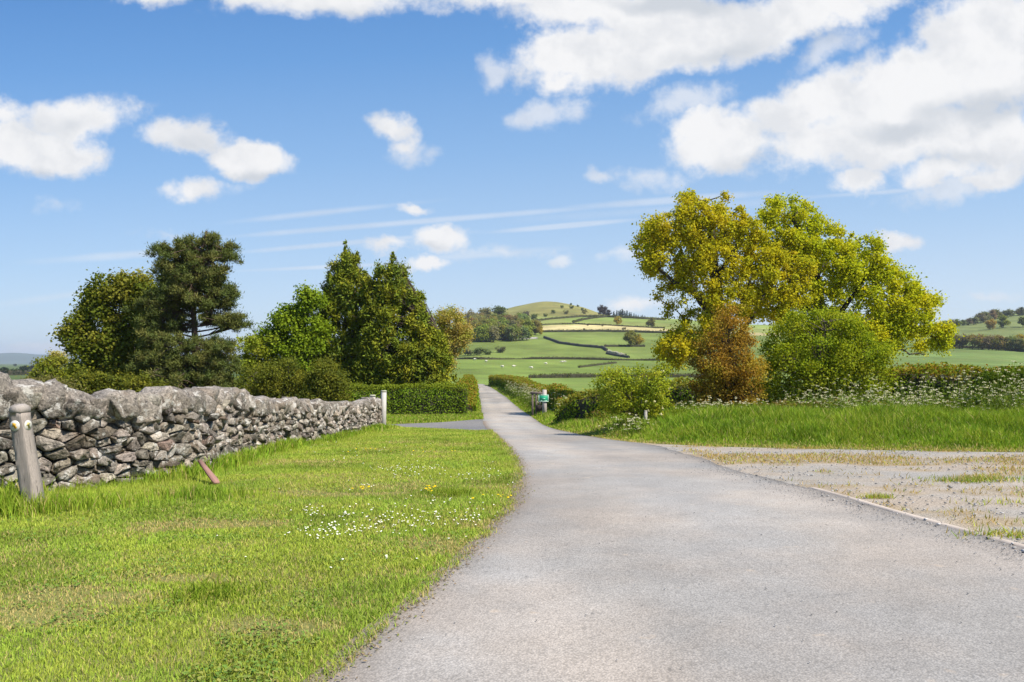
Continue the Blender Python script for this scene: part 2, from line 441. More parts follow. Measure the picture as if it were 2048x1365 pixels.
# clouds: pixel centre, radii, tilt, weight
CLOUDS = [
 (640, -10, 190, 38, 2, 1.0), (500, -12, 80, 26, 0, 0.8), (1010, -4, 190, 34, -4, 0.9), (300, -12, 60, 20, 0, .6),
 (1180, 110, 150, 62, 8, 1.2), (1330, 80, 260, 66, 14, 1.3), (1560, 40, 240, 60, 14, 1.2), (1250, 20, 260, 45, 0, 1.1), (1120, 160, 60, 22, 20, .7),
 (1850, 170, 260, 85, 20, 1.4), (1990, 110, 180, 130, 25, 1.5), (1620, 210, 170, 60, 18, 1.1), (1450, 285, 130, 62, 6, 1.2), (1400, 250, 90, 40, 25, .9),
 (1750, 270, 240, 60, 10, 1.2), (1960, 270, 150, 70, 0, 1.2), (1720, 360, 62, 34, 10, 1.0), (1990, 350, 90, 30, 5, .8), (1880, 330, 110, 40, 5, .9),
 (85, 300, 135, 56, -4, 1.35), (150, 235, 140, 50, 8, 1.0), (20, 290, 80, 60, 0, 1.1), (366, 270, 90, 36, -6, 1.05), (500, 312, 92, 40, 0, 1.3), (505, 328, 84, 20, 0, 1.0), (0, 220, 50, 30, 0, .7),
 (795, 255, 55, 30, -15, .85), (820, 290, 40, 20, 10, .6), (870, 480, 70, 34, 3, 1.1), (770, 492, 50, 16, 0, .6), (855, 533, 48, 18, 3, .9),
 (1790, 482, 40, 24, 0, .9), (820, 422, 38, 14, 0, .7), (390, 375, 70, 22, 8, .7), (1260, 615, 60, 14, 0, .5),
]
WISPS = [
 (990, 140, 45, 50, 50, 1.0), (1090, 225, 120, 40, 12, 1.1), (1660, 100, 110, 45, 35, 1.0), (1380, 200, 130, 40, 10, 1.0), (1200, 350, 40, 20, 0, .9),
 (1900, 370, 160, 40, 6, 1.0), (1300, 350, 110, 30, 0, .7), (1130, 528, 36, 16, 0, .9), (1000, 510, 150, 22, 2, .6), (80, 700, 130, 16, 0, .9),
 (1240, 515, 140, 20, 2, .6), (1990, 594, 60, 16, 2, .8), (320, 470, 60, 16, 0, .6), (400, 375, 110, 30, 8, .9), (830, 300, 60, 30, 0, .9), (1270, 612, 90, 20, 0, .9), (130, 400, 60, 20, 0, .5),
]
LINES = [
 (820, 445, 560, 9, 4.6, 1.0), (1330, 402, 260, 12, 4.2, 1.1), (700, 486, 360, 8, 5.0, 1.0), (1130, 452, 210, 8, 5.0, 1.2), (640, 535, 240, 6, 2.6, .9), (960, 510, 220, 12, 4.0, .9),
 (650, 425, 300, 10, 6.0, .8), (1760, 385, 260, 8, 4.0, .8), (140, 590, 220, 12, 8.0, .6), (1330, 420, 420, 16, 4.0, .5), (260, 510, 260, 12, 4.0, .8),
]
SHADES = [
 (1980, 215, 190, 46, 10, 1.3), (1800, 262, 130, 30, 4, 1.2), (1430, 105, 160, 30, 14, .9), (1350, 5, 200, 26, 0, 1.1), (90, 345, 140, 20, 0, .9), (510, 345, 90, 14, 0, .7), (1500, 330, 110, 22, 6, .5),
 (1620, 95, 150, 28, 16, .9), (140, 245, 130, 30, 6, .6), (370, 285, 90, 24, 0, .6), (860, 500, 70, 14, 0, .6), (720, 20, 160, 20, 0, .5), (1900, 310, 140, 24, 0, .7),
]
build_world()
vs = scene.view_settings; vs.view_transform = 'Standard'; vs.look = 'None'; vs.gamma = 1.0; vs.use_curve_mapping = False
vs.exposure = EXPOSURE
scene.cycles.max_bounces = 7; scene.cycles.diffuse_bounces = 3; scene.cycles.glossy_bounces = 2; scene.cycles.transmission_bounces = 4
scene.cycles.volume_bounces = 0; scene.cycles.transparent_max_bounces = 8
scene.cycles.use_denoising = True
scene.cycles.denoising_prefilter = 'ACCURATE'

# ------------------------------------------------------------------ ground sheet
def field_colour(X, Y):
    """Colour of the turf: mown lawn, valley fields, hill pasture; cloud shadow painted on the left plain."""
    n = len(X)
    u = X / np.maximum(Y, 1)
    px = CX + F * u
    e = np.zeros(n); 
    z = ground_z(X, Y)
    py = HY - (z - H) / np.maximum(Y, 1) * F
    c = np.empty((n, 3)); c[:] = (0.105, 0.165, 0.028)
    near = Y < 60
    c[near] = (0.17, 0.175, 0.055)
    f1 = np.array([0.150, 0.205, 0.040]); f2 = np.array([0.155, 0.215, 0.045])
    c[(Y > 60)] = f2
    c[(Y > 215)] = f1
    c[(Y > 372)] = np.array([0.160, 0.208, 0.045])
    # fields on the rise, by distance and bearing
    k = sstep(px + (fbm(Y / 30, X / 30, 3) - .5) * 8, 1600, 1700)[:, None]
    c = np.where((Y[:, None] > 232), c * (1 - k) + np.array([0.145, 0.205, 0.055]) * k, c)
    up = (Y > 640) & (px > 880) & (px < 1560)
    wob = 1 + (fbm(X / 40, Y * 0, 8) - .5) * .01
    lo = np.interp(px, [1080, 1200, 1330, 1420, 1560], [646, 652, 632, 615, 600]) * wob
    hi = np.interp(px, [1080, 1130, 1200, 1330, 1420, 1560], [705, 724, 722, 690, 665, 640]) * wob
    pale = (Y > lo) & (Y < hi) & (px > 1070) & (px < 1560)
    above = (Y >= hi) & (px > 900) & (px < 1560)
    c[above] = (0.19, 0.215, 0.055)
    c[(Y > 760) & (px > 1130) & (px < 1560)] = (0.175, 0.225, 0.05)
    c[pale] = (0.43, 0.36, 0.17)
    hill = sstep(Y, 850, 880)[:, None] * ((px > 880) & (px < 1230))[:, None]
    t = fbm(X / 35, Y / 35, 21)[:, None]
    hc = np.array([0.23, 0.195, 0.06]) * t + np.array([0.18, 0.19, 0.05]) * (1 - t)
    c = c * (1 - hill) + hc * hill
    right = (px > 1700) & (Y > 520)
    c[right] = (0.165, 0.20, 0.065)
    left = (px < 700) & (Y > 120)
    t = (fbm(X / 120, Y / 160, 31))[:, None]
    lc = np.array([0.06, 0.10, 0.03]) * t + np.array([0.12, 0.16, 0.05]) * (1 - t)  # left plain painted darker for the shadow of a cloud
    c = np.where(left[:, None], lc, c)
    # tramlines and mottling in the pasture
    mott = 1 + (fbm(X / 14, Y / 26, 40) - 0.5) * 0.6 + (fbm(X / 60, Y / 90, 44) - 0.5) * 0.55 + .05 * np.sin((X * .8 + Y * .25) / 1.9) * (Y < 420)
    c = c * np.where(Y > 60, mott * np.where((Y > 640) & (px > 1000) & (px < 1560), 1.0, .84), 1.0)[:, None]
    thin = sstep(fbm(X / 5, Y / 9, 47), .5, .72)[:, None] * (Y[:, None] > 60)
    c = c * (1 - .22 * thin) + np.array([.20, .19, .06]) * .22 * thin
    for (xa, w) in ((70, .9), (74, .9), (102, .7)):
        line = np.exp(-((X - xa - (Y - 250) * 0.21) / w) ** 2) * ((Y > 236) & (Y < 420) & (px > 1700))
        c = c * (1 + 0.25 * line[:, None])
    return c

def build_ground():
    ys = [-40.0]
    while ys[-1] < 9500:
        y = ys[-1]
        ys.append(y + (2.0 if y < 0 else 0.4 if y < 42 else y * 0.0095))
    ys = np.array(ys)
    us = np.concatenate([np.linspace(-2.2, -0.75, 30, endpoint=False), np.linspace(-0.75, 0.75, 330, endpoint=False), np.linspace(0.75, 2.2, 31)])
    Yg, Ug = np.meshgrid(ys, us, indexing='ij')
    Xg = Ug * (Yg + 60)
    X, Y = Xg.ravel(), Yg.ravel()
    Z = ground_z(X, Y)
    nr, nc = len(ys), len(us)
    i = np.arange(nr - 1)[:, None] * nc + np.arange(nc - 1)[None, :]
    q = np.stack([i, i + 1, i + nc + 1, i + nc], -1).reshape(-1, 4)
    me = mesh_np('ground', np.stack([X, Y, Z], 1), q, col=field_colour(X, Y), smooth=True)
    tag(mesh_obj('ground', me, M_GROUND), kind='structure')
build_ground()

def strip(name, ys, xl, xr, nc, lift, mat, colf, kind='structure'):
    """A sheet laid on the ground between two edge curves."""
    ys = np.asarray(ys, float)
    t = np.linspace(0, 1, nc)
    L, R = np.asarray([xl(y) for y in ys]), np.asarray([xr(y) for y in ys])
    X = L[:, None] * (1 - t) + R[:, None] * t
    Y = np.repeat(ys[:, None], nc, 1)
    X, Y = X.ravel(), Y.ravel()
    Z = ground_z(X, Y) + lift
    i = np.arange(len(ys) - 1)[:, None] * nc + np.arange(nc - 1)[None, :]
    q = np.stack([i, i + 1, i + nc + 1, i + nc], -1).reshape(-1, 4)
    me = mesh_np(name, np.stack([X, Y, Z], 1), q, col=colf(X, Y, np.tile(t, len(ys))), smooth=True)
    return tag(mesh_obj(name, me, mat), kind=kind)

def road_col(X, Y, t):
    # dusty pale wheel tracks, darker oiled middle and edges
    w = (0.86 + 0.28 * fbm(X / 1.3, Y / 4.5, 61)) * (0.92 + 0.16 * fbm(X / .3, Y / .35, 66, 3)) * (0.9 + .2 * sstep(fbm(X / 3, Y / 9, 68, 2), .35, .65))
    tr = np.exp(-((t - .28) / .13) ** 2) + np.exp(-((t - .72) / .13) ** 2)
    f = w * (0.95 + 0.10 * tr * sstep(Y, 8, 16))
    edge = 1 - 0.42 * np.exp(-np.minimum(t, 1 - t) * (road_r(Y) - road_l(Y)) / 0.12) * (0.6 + 0.8 * fbm(X * 3, Y * 2, 9))
    soil = np.exp(-np.maximum(X - road_l(Y), 0) / .10)[:, None] * (.5 + .5 * fbm(X * 5, Y * 4, 14))[:, None] * (Y[:, None] < 40)
    patch = sstep(fbm((X - 2) / 2.2, Y / 3.0, 77, 3), 0.55, 0.72)
    f = f * edge * (1 - 0.10 * patch)
    c = np.stack([f, f * (1 - .012 * tr), f * (1 - .03 * tr)], 1)
    return c * (1 - .75 * soil) + np.array([.62, .48, .34]) * .75 * soil
wob = lambda y, s: 0.06 * (vnoise(np.array([y * 7.0]), np.array([s]), 13)[0] - .5) + 0.10 * (vnoise(np.array([y * 1.9]), np.array([s]), 3)[0] - .5) + 0.08 * (vnoise(np.array([y * .6]), np.array([s]), 4)[0] - .5)
RY = np.concatenate([np.arange(-9, 3, .5), np.arange(3, 50, .2), np.arange(50, 160, 1.0)])
strip('road', RY, lambda y: float(road_l(y)) - .10 + .5 * wob(y, 1.5), lambda y: float(road_r(y)) + wob(y, 7.5), 28, 0.014, M_ROAD, road_col)

# the side lane that leaves to the left past the end of the wall
s_top = [hit(*p) for p in [(520, 851), (700, 850), (780, 849.5), (880, 845.5), (950, 840)]]
s_bot = [hit(*p) for p in [(520, 853), (700, 854), (780, 854.5), (880, 858.5), (950, 862)]]
def side_lane():
    n = 30; A, sa = arc(s_top); B, sb = arc(s_bot)
    A = np.vstack([A, [road_l(44.0) + .6, 44.0]]); B = np.vstack([B, [road_l(28.3) + .6, 28.3]])
    A, sa = arc(A); B, sb = arc(B)
    u = np.linspace(0, 1, n); v = np.linspace(0, 1, 8)
    a = np.stack([np.interp(u * sa[-1], sa, A[:, k]) for k in (0, 1)], 1)
    b = np.stack([np.interp(u * sb[-1], sb, B[:, k]) for k in (0, 1)], 1)
    P = a[:, None] * (1 - v)[None, :, None] + b[:, None] * v[None, :, None]
    P = P.reshape(-1, 2)
    Z = ground_z(P[:, 0], P[:, 1]) + 0.009
    i = np.arange(n - 1)[:, None] * 8 + np.arange(7)[None, :]
    q = np.stack([i, i + 8, i + 9, i + 1], -1).reshape(-1, 4)
    f = 0.9 + 0.2 * fbm(P[:, 0], P[:, 1], 5)
    me = mesh_np('side_road', np.column_stack([P, Z]), q[:, ::-1], col=np.stack([f, f, f], 1), smooth=True)
    tag(mesh_obj('side_road', me, M_SIDE), kind='structure')
side_lane()

# gravel pull-in on the right
def layby_r(y):
    if y < 16.2: return 34.0
    xs = np.linspace(1.9, 34, 400); v = verge_y(xs)
    k = np.argmax(v <= y + 0.25)
    return max(float(xs[k]), float(road_r(y)) + 0.02)
def dry_mask(X, Y):
    a = sstep(fbm(X / 1.6, Y / .8, 90) + 0.30 * np.exp(-((Y - (15.2 - .12 * (X - 4))) / 1.3) ** 2) - 0.10, .50, .62)
    a = np.maximum(a, sstep(fbm(X / 1.1, Y / .5, 95) + .3 * np.exp(-((Y - 11.9) / .35) ** 2) * sstep(X, 6.2, 7), .66, .78))
    a = np.maximum(a, .8 * sstep(fbm(X / .8, Y / .7, 97), .62, .72))
    return np.clip(a, 0, 1)
def gravel_col(X, Y, t):
    d = dry_mask(X, Y)[:, None]
    g = np.array([0.345, 0.322, 0.29]); g2 = np.array([0.39, 0.335, 0.275]); s = np.array([0.33, 0.25, 0.14])
    k = sstep(fbm(X / 2.5, Y / 1.2, 70), .4, .62)[:, None]
    base = g * (1 - k) + g2 * k
    d = d * .75
    return base * (1 - d) + s * d
strip('layby', np.concatenate([np.arange(-9, 4, .5), np.arange(4, 23.2, .12)]), lambda y: float(road_r(y)) - 0.25, layby_r, 150, 0.008, M_GRAVEL, gravel_col)

def kerb():
    ys = np.arange(2.0, 10.3, .25); mb = MB()
    for a, b in zip(ys[:-1], ys[1:]):
        pass
    prof = [(-.05, -.01), (-.04, .006), (.035, .008), (.05, -.01)]
    V = []
    for y in ys:
        x = float(road_r(y)) + 0.06
        V += [(x + dx + .008 * (random.random() - .5), y, gz(x, y) + dz + .015) for dx, dz in prof]
    q = []
    for i in range(len(ys) - 1):
        for j in range(3): q.append((i*4+j, i*4+j+1, i*4+5+j, i*4+4+j))
    mb.add(V, q, col=(0.37, 0.315, 0.265))
    tag(mb.build('kerb', M_FARSTONE), kind='structure')
kerb()

# distant mountains
def mountains():
    us = np.linspace(-1.4, 0.0, 160); rows = [(6800, 0.0), (7600, .75), (8200, 1.0), (9300, .55)]
    V = []
    for Y, k in rows:
        px = CX + F * us
        top = 9 + 5 * fbm(us * 9, us * 0, 4) + 3.5 * np.exp(-((px - 25) / 45) ** 2) + 3.0 * np.exp(-((px - 150) / 50) ** 2)
        z = (H + top / F * 8200) * k - (1 - k) * 90 + (fbm(us * 40, us * 0 + Y, 6) - .5) * 14 * k
        V.append(np.stack([us * Y, np.full_like(us, Y), z], 1))
    V = np.concatenate(V); nc = len(us)
    i = np.arange(len(rows) - 1)[:, None] * nc + np.arange(nc - 1)[None, :]
    q = np.stack([i, i + 1, i + nc + 1, i + nc], -1).reshape(-1, 4)
    me = mesh_np('mountains', V, q, col=np.broadcast_to(np.array([.07, .10, .06]), V.shape), smooth=True)
    tag(mesh_obj('mountains', me, M_HILL), kind='structure')
mountains()
# --- PART2 ---
# ------------------------------------------------------------------ foliage tools
def reseed(k):
    global rng
    rng = np.random.default_rng(int(k)); random.seed(int(k))

def unit(n):
    v = rng.normal(size=(n, 3)); return v / np.linalg.norm(v, axis=1, keepdims=True)

def nrm(v): return v / (np.linalg.norm(v, axis=1, keepdims=True) + 1e-9)

def leaf_quads(p, n, a, L, W, fold=0.12):
    """Folded diamond leaves at p with normals n and long axes a."""
    a = nrm(a - (a * n).sum(1, keepdims=True) * n)
    b = np.cross(n, a)
    L = np.broadcast_to(L, (len(p),))[:, None]; W = np.broadcast_to(W, (len(p),))[:, None]
    up = n * (W * fold)
    v = np.stack([p - a * L * .5, p + b * W * .5 + up - a * L * .06, p + a * L * .5 - up * .6, p - b * W * .5 + up - a * L * .06], 1)
    q = np.arange(len(p) * 4).reshape(-1, 4)
    return v.reshape(-1, 3), q

def pal_pick(pal, n):
    """Random blends of a palette [(r,g,b), ...]."""
    pal = np.asarray(pal, float)
    i, j = rng.integers(0, len(pal), n), rng.integers(0, len(pal), n)
    t = rng.random((n, 1))
    return pal[i] * t + pal[j] * (1 - t)

def clump_leaves(cen, rad, per, L, W, pal, out=0.55, up=0.35, rnd=0.8, flat=0.8, along=None, jit=0.22, hollow=0.45):
    """Leaves spread through many small ellipsoid clumps."""
    n = len(cen)
    cnt = np.maximum(3, (per * (rad / rad.mean()) ** 2).astype(int))
    idx = np.repeat(np.arange(n), cnt); m = len(idx)
    d = unit(m)
    r = (hollow + (1 - hollow) * rng.random(m) ** 0.6)[:, None]
    p = cen[idx] + d * r * rad[idx][:, None] * np.array([1, 1, flat]) * (1 + .38 * rng.normal(size=(m, 1)))
    nn = nrm(d * out + np.array([0, 0, up]) + unit(m) * rnd)
    ax = unit(m) if along is None else nrm(along(p, d) + unit(m) * .45)
    sc = 0.7 + 0.6 * rng.random(m)
    v, q = leaf_quads(p, nn, ax, L * sc, W * sc)
    cc = pal_pick(pal, n)[idx] * (1 - jit + 2 * jit * rng.random((m, 1)))
    cc = cc * 0.75 + pal_pick(pal, m) * 0.25
    return v, q, np.repeat(cc, 4, 0)

def inside(poly, x, y):
    poly = np.asarray(poly, float); r = np.zeros(len(x), bool)
    for (x1, y1), (x2, y2) in zip(poly, np.roll(poly, -1, 0)):
        if y1 == y2: continue
        c = ((y1 > y) != (y2 > y)) & (x < (x2 - x1) * (y - y1) / (y2 - y1) + x1)
        r ^= c
    return r

def edge_dist(poly, x, y):
    poly = np.asarray(poly, float); d = np.full(len(x), 1e9)
    for a, b in zip(poly, np.roll(poly, -1, 0)):
        ab = b - a; t = np.clip(((x - a[0]) * ab[0] + (y - a[1]) * ab[1]) / (ab @ ab + 1e-9), 0, 1)
        d = np.minimum(d, np.hypot(x - a[0] - t * ab[0], y - a[1] - t * ab[1]))
    return d

def poly_clumps(poly, Y, n, inset, depth=0.8, hollow=0.5):
    """n clump centres through the rounded volume whose silhouette is poly (photo pixels) at distance Y."""
    poly = np.asarray(poly, float); lo, hi = poly.min(0), poly.max(0)
    xs, ys, ds = [], [], []
    got = 0
    while got < n:
        x = lo[0] + rng.random(4 * n) * (hi[0] - lo[0]); y = lo[1] + rng.random(4 * n) * (hi[1] - lo[1])
        d = edge_dist(poly, x, y)
        k = inside(poly, x, y) & (d > inset * (0.55 + 0.6 * rng.random(4 * n)))
        xs.append(x[k]); ys.append(y[k]); ds.append(d[k]); got += k.sum()
    x, y, d = np.concatenate(xs)[:n], np.concatenate(ys)[:n], np.concatenate(ds)[:n]
    s = Y / F
    R = np.percentile(d, 97) * s + .1; dm = np.minimum(d * s, R)
    hgt = np.sqrt(np.maximum(dm * (2 * R - dm), 0)) * depth
    o = hgt * np.sign(rng.random(n) - .55) * (hollow + (1 - hollow) * rng.random(n))
    return np.stack([(x - CX) * s, Y + o, H - (y - HY) * s], 1)

def bez(a, b, c, n):
    t = np.linspace(0, 1, n)[:, None]
    return a * (1 - t) ** 2 + 2 * b * t * (1 - t) + c * t * t

def skeleton(mb, base, fork, cen, k, r0, twig=0.02, col=(.09, .075, .055), trunk_pts=None, jitter=.3):
    """Trunk, k limbs to groups of clumps, a twig to every clump."""
    tp = np.array([base, base + (fork - base) * .5 + np.array([.06, .03, 0]) * np.linalg.norm(fork - base), fork]) if trunk_pts is None else np.asarray(trunk_pts)
    tp = bez(tp[0], tp[len(tp) // 2], tp[-1], 8) if len(tp) == 3 else tp
    rt = np.linspace(1.0, .62, len(tp)) * r0; rt[0] *= 1.35
    mb.tube(tp, rt, 8, col)
    C = cen[rng.choice(len(cen), k, replace=False)].copy()
    for _ in range(6):
        lab = np.argmin(((cen[:, None] - C[None]) ** 2).sum(2), 1)
        for i in range(k):
            if (lab == i).any(): C[i] = cen[lab == i].mean(0)
    for i in range(k):
        mine = np.nonzero(lab == i)[0]
        if not len(mine): continue
        st = tp[-1 - (i % 3)]
        mid = (st + C[i]) / 2 + np.array([0, 0, .12]) * np.linalg.norm(C[i] - st) + rng.normal(size=3) * jitter * .3
        limb = bez(st, mid, C[i], 9)
        limb[1:-1] += rng.normal(size=(7, 3)) * jitter * .12
        mb.tube(limb, np.linspace(r0 * .45, r0 * .14, 9), 6, col)
        for j in mine:
            s0 = limb[rng.integers(3, 9)]
            mid = (s0 + cen[j]) / 2 + rng.normal(size=3) * jitter * .25
            mb.tube(bez(s0, mid, cen[j], 4), np.linspace(twig * 1.6, twig * .5, 4), 4, col)

def make_tree(name, label, cat, base, crown, wood, leafmat=M_LEAF, group=None, crown_name='crown', trunk_name='trunk'):
    """Empty at the foot, trunk and crown as its parts (both given in world space)."""
    root = empty(name, base, label, cat, group)
    b = np.asarray(base, float)
    if wood is not None:
        for i in range(len(wood.v)): wood.v[i] = wood.v[i] - b
        wood.build(trunk_name, M_BARK, root, smooth=True)
    v, q, c = crown
    mesh_obj(crown_name, mesh_np(crown_name, v - b, q, col=c), leafmat, root)
    return root

def joinc(*parts):
    v, q, c, n = [], [], [], 0
    for a, b, d in parts:
        v.append(a); q.append(b + n); c.append(d); n += len(a)
    return np.concatenate(v), np.concatenate(q), np.concatenate(c)

def broadleaf(name, label, cat, poly, Y, basepx, nclump, per, crad, L, W, pal, limbs=9, r0=.25, fork=.35, depth=.8, inset=None, group=None, out=.55, up=.35, mat=M_LEAF, twig=.02, base_x=None, barkcol=(.09, .075, .055), hollow=.5, trunk_name='trunk', extra=None):
    reseed(basepx * 7 + nclump)
    inset = crad * F / Y * .75 if inset is None else inset
    cen = poly_clumps(poly, Y, nclump, inset, depth, hollow)
    rad = crad * (.65 + .8 * rng.random(nclump))
    X = (basepx - CX) / F * Y
    base = np.array([X, Y, gz(X, Y) - .02])
    top = cen[:, 2].max()
    c0 = cen.mean(0)
    fk = np.array([X + (c0[0] - X) * .35, Y, base[2] + (top - base[2]) * fork])
    mb = MB(); skeleton(mb, base, fk, cen, limbs, r0, twig, barkcol)
    crown = clump_leaves(cen, rad, per, L, W, pal, out, up)
    if extra is not None: crown = joinc(crown, extra(cen))
    return make_tree(name, label, cat, base, crown, mb, mat, group, trunk_name=trunk_name)

# ------------------------------------------------------------------ palettes (albedo)
OAK1 = [(0.473, 0.428, 0.021), (0.425, 0.419, 0.023), (0.511, 0.419, 0.024), (0.359, 0.380, 0.023)]
OAK2 = [(0.474, 0.482, 0.021), (0.395, 0.451, 0.023), (0.523, 0.492, 0.024), (0.336, 0.400, 0.021)]
HAW = [(0.231, 0.297, 0.018), (0.293, 0.349, 0.021), (0.185, 0.259, 0.021), (0.339, 0.356, 0.031)]
COPPER = [(0.403, 0.232, 0.040), (0.336, 0.205, 0.035), (0.370, 0.281, 0.040), (0.280, 0.162, 0.030), (0.336, 0.302, 0.040)]
BUSH = [(0.319, 0.367, 0.026), (0.239, 0.303, 0.026), (0.398, 0.398, 0.039), (0.176, 0.239, 0.026)]
SYCO = [(0.133, 0.166, 0.018), (0.194, 0.208, 0.023), (0.101, 0.137, 0.018), (0.252, 0.237, 0.038)]
BRIGHT = [(0.176, 0.260, 0.019), (0.238, 0.316, 0.021), (0.136, 0.209, 0.019)]
PINE = [(0.093, 0.123, 0.032), (0.133, 0.145, 0.037), (0.073, 0.102, 0.028), (0.173, 0.166, 0.050)]
CYP = [(0.203, 0.230, 0.020), (0.161, 0.209, 0.023), (0.280, 0.270, 0.025), (0.119, 0.169, 0.025)]
SCRUB = [(0.114, 0.137, 0.021), (0.161, 0.177, 0.023), (0.086, 0.111, 0.021), (0.200, 0.190, 0.025)]
YELLOW = [(0.267, 0.303, 0.026), (0.204, 0.271, 0.026), (0.319, 0.319, 0.039)]
ASH = [(0.400, 0.316, 0.075), (0.333, 0.333, 0.053), (0.451, 0.333, 0.135), (0.283, 0.316, 0.045)]
HEDGE = [(0.172, 0.271, 0.023), (0.252, 0.353, 0.027), (0.126, 0.213, 0.023)]
RED = [(0.366, 0.193, 0.043), (0.323, 0.234, 0.036), (0.249, 0.201, 0.029)]

# ------------------------------------------------------------------ big oaks on the right
oak_a = [(1262, 490), (1285, 448), (1312, 424), (1350, 415), (1366, 382), (1395, 368), (1406, 390), (1425, 398), (1440, 375), (1450, 364), (1466, 400), (1490, 425), (1515, 432), (1520, 470), (1560, 490), (1620, 510), (1625, 590), (1590, 660), (1520, 640), (1470, 655), (1420, 690), (1380, 722), (1335, 742), (1296, 700), (1330, 668), (1308, 620), (1305, 580), (1278, 530)]
oak_b = [(1516, 405), (1540, 386), (1556, 380), (1578, 392), (1600, 396), (1622, 402), (1626, 432), (1655, 448), (1680, 445), (1700, 470), (1728, 455), (1756, 480), (1775, 522), (1800, 545), (1840, 572), (1872, 590), (1862, 630), (1900, 652), (1888, 706), (1850, 706), (1822, 690), (1795, 684), (1775, 742), (1690, 760), (1600, 740), (1560, 690), (1600, 640), (1580, 560), (1540, 520), (1512, 470)]
OAK_SEED = 5
def build_oak(name, label, poly, Y, trunks, pal, n, per, limbs, gap):
    reseed(trunks[0][0] * 3 + OAK_SEED)
    cen = poly_clumps(poly, Y, n, 12, .75, .55)
    px, py = CX + cen[:, 0] / Y * F, HY - (cen[:, 2] - H) / Y * F
    keep = fbm(px / 34, py / 30, int(Y), 3) > .26
    for gx, gy, rx, ry, pr in gap:        # openings where the sky shows through
        keep &= ~((((px - gx) / rx) ** 2 + ((py - gy) / ry) ** 2 < 1) & (rng.random(n) < pr))
    cen = cen[keep]; n = len(cen)
    rad = .40 * (.45 + 1.1 * rng.random(n) ** 1.3)
    mb = MB()
    X = (trunks[0][0] - CX) / F * Y
    base = np.array([X, Y, gz(X, Y) - .05])
    bark = (.055, .046, .035)
    pts = [base] + [at(x, y, Y + o) for x, y, o in trunks[1:]]
    pts = np.array(pts)
    t = np.linspace(0, len(pts) - 1, len(pts) * 4)
    pts = np.stack([np.interp(t, np.arange(len(pts)), pts[:, k]) for k in range(3)], 1)
    pts[1:-1] += rng.normal(size=(len(pts) - 2, 3)) * .05
    mb.tube(pts, np.linspace(.52, .16, len(pts)) * np.r_[1.3, np.ones(len(pts) - 1)], 10, bark)
    for lb in limbs:                       # main limbs traced from the photograph
        lp = np.array([at(x, y, Y + o) for x, y, o in lb[1:]])
        t = np.linspace(0, len(lp) - 1, len(lp) * 4)
        lp = np.stack([np.interp(t, np.arange(len(lp)), lp[:, k]) for k in range(3)], 1)
        lp[1:-1] += rng.normal(size=(len(lp) - 2, 3)) * .05
        mb.tube(lp, np.linspace(lb[0] * .8, lb[0] * .22, len(lp)), 7, bark)
        pts = np.concatenate([pts, lp])
    order = np.argsort(((cen[:, None] - pts[None]) ** 2).sum(2).min(1))
    nodes = pts.copy()
    for j in order:                        # every clump hangs on the nearest wood grown so far
        dd = ((nodes - cen[j]) ** 2).sum(1); s0 = nodes[np.argmin(dd)]
        l = math.sqrt(dd.min())
        mid = (s0 + cen[j]) / 2 + rng.normal(size=3) * .12 * l + np.array([0, 0, .06 * l])
        br = bez(s0, mid, cen[j], 6)
        r = .018 + .022 * min(l, 3)
        mb.tube(br, np.linspace(r, .012, 6), 5, bark)
        nodes = np.concatenate([nodes, br[2:]])
    crown = clump_leaves(cen, rad, per, .135, .10, pal, .5, .35, .85, .85, hollow=.2)
    return make_tree(name, label, 'tree', base, crown, mb)

build_oak('oak_tree', 'large golden leaved oak with bare dark limbs behind the copper coloured shrub', oak_a, 44.0,
          [(1462, 830, 0), (1455, 720, 0), (1440, 640, .2), (1430, 560, .3), (1425, 480, 0), (1410, 410, 0)], OAK1, 720, 135,
          [(.24, (1445, 660, 0), (1390, 590, -.6), (1340, 560, -1.2), (1300, 520, -1)), (.22, (1452, 700, 0), (1500, 640, .5), (1540, 560, 1), (1560, 500, 1)),
           (.18, (1440, 640, 0), (1400, 600, 1), (1360, 500, 1.4), (1345, 440, 1)), (.13, (1455, 715, 0), (1400, 705, -.5), (1350, 700, -.8), (1320, 690, -.8)),
           (.16, (1430, 560, .2), (1470, 500, -.8), (1490, 440, -.6)), (.16, (1450, 680, 0), (1480, 620, -1.2), (1500, 560, -1.5))],
          [(1362, 605, 46, 46, .7), (1470, 622, 34, 44, .6), (1335, 545, 28, 28, .6), (1420, 560, 34, 46, .45), (1345, 650, 32, 13, .6), (1500, 540, 24, 24, .4)])
build_oak('oak_tree', 'broad bright yellow green oak with long low branches behind the rounded green tree', oak_b, 46.0,
          [(1650, 830, 0), (1648, 720, 0), (1640, 640, 0), (1630, 560, 0), (1605, 480, 0), (1585, 410, 0)], OAK2, 700, 135,
          [(.22, (1645, 680, 0), (1700, 600, -.8), (1740, 540, -1.2), (1755, 500, -1)), (.22, (1648, 720, 0), (1720, 690, -.6), (1800, 660, -1), (1860, 668, -1), (1880, 690, -1)),
           (.2, (1640, 640, 0), (1600, 600, -1), (1570, 540, -1.4)), (.18, (1645, 690, 0), (1740, 640, .8), (1810, 600, 1)), (.12, (1720, 690, -.6), (1790, 690, -1), (1815, 707, -1.2), (1850, 708, -1.2)), (.16, (1630, 560, 0), (1670, 500, 1), (1690, 460, 1))],
          [(1560, 450, 16, 22, .6), (1625, 560, 40, 30, .4), (1700, 630, 60, 24, .4), (1812, 686, 34, 12, .95), (1600, 640, 50, 30, .4)])

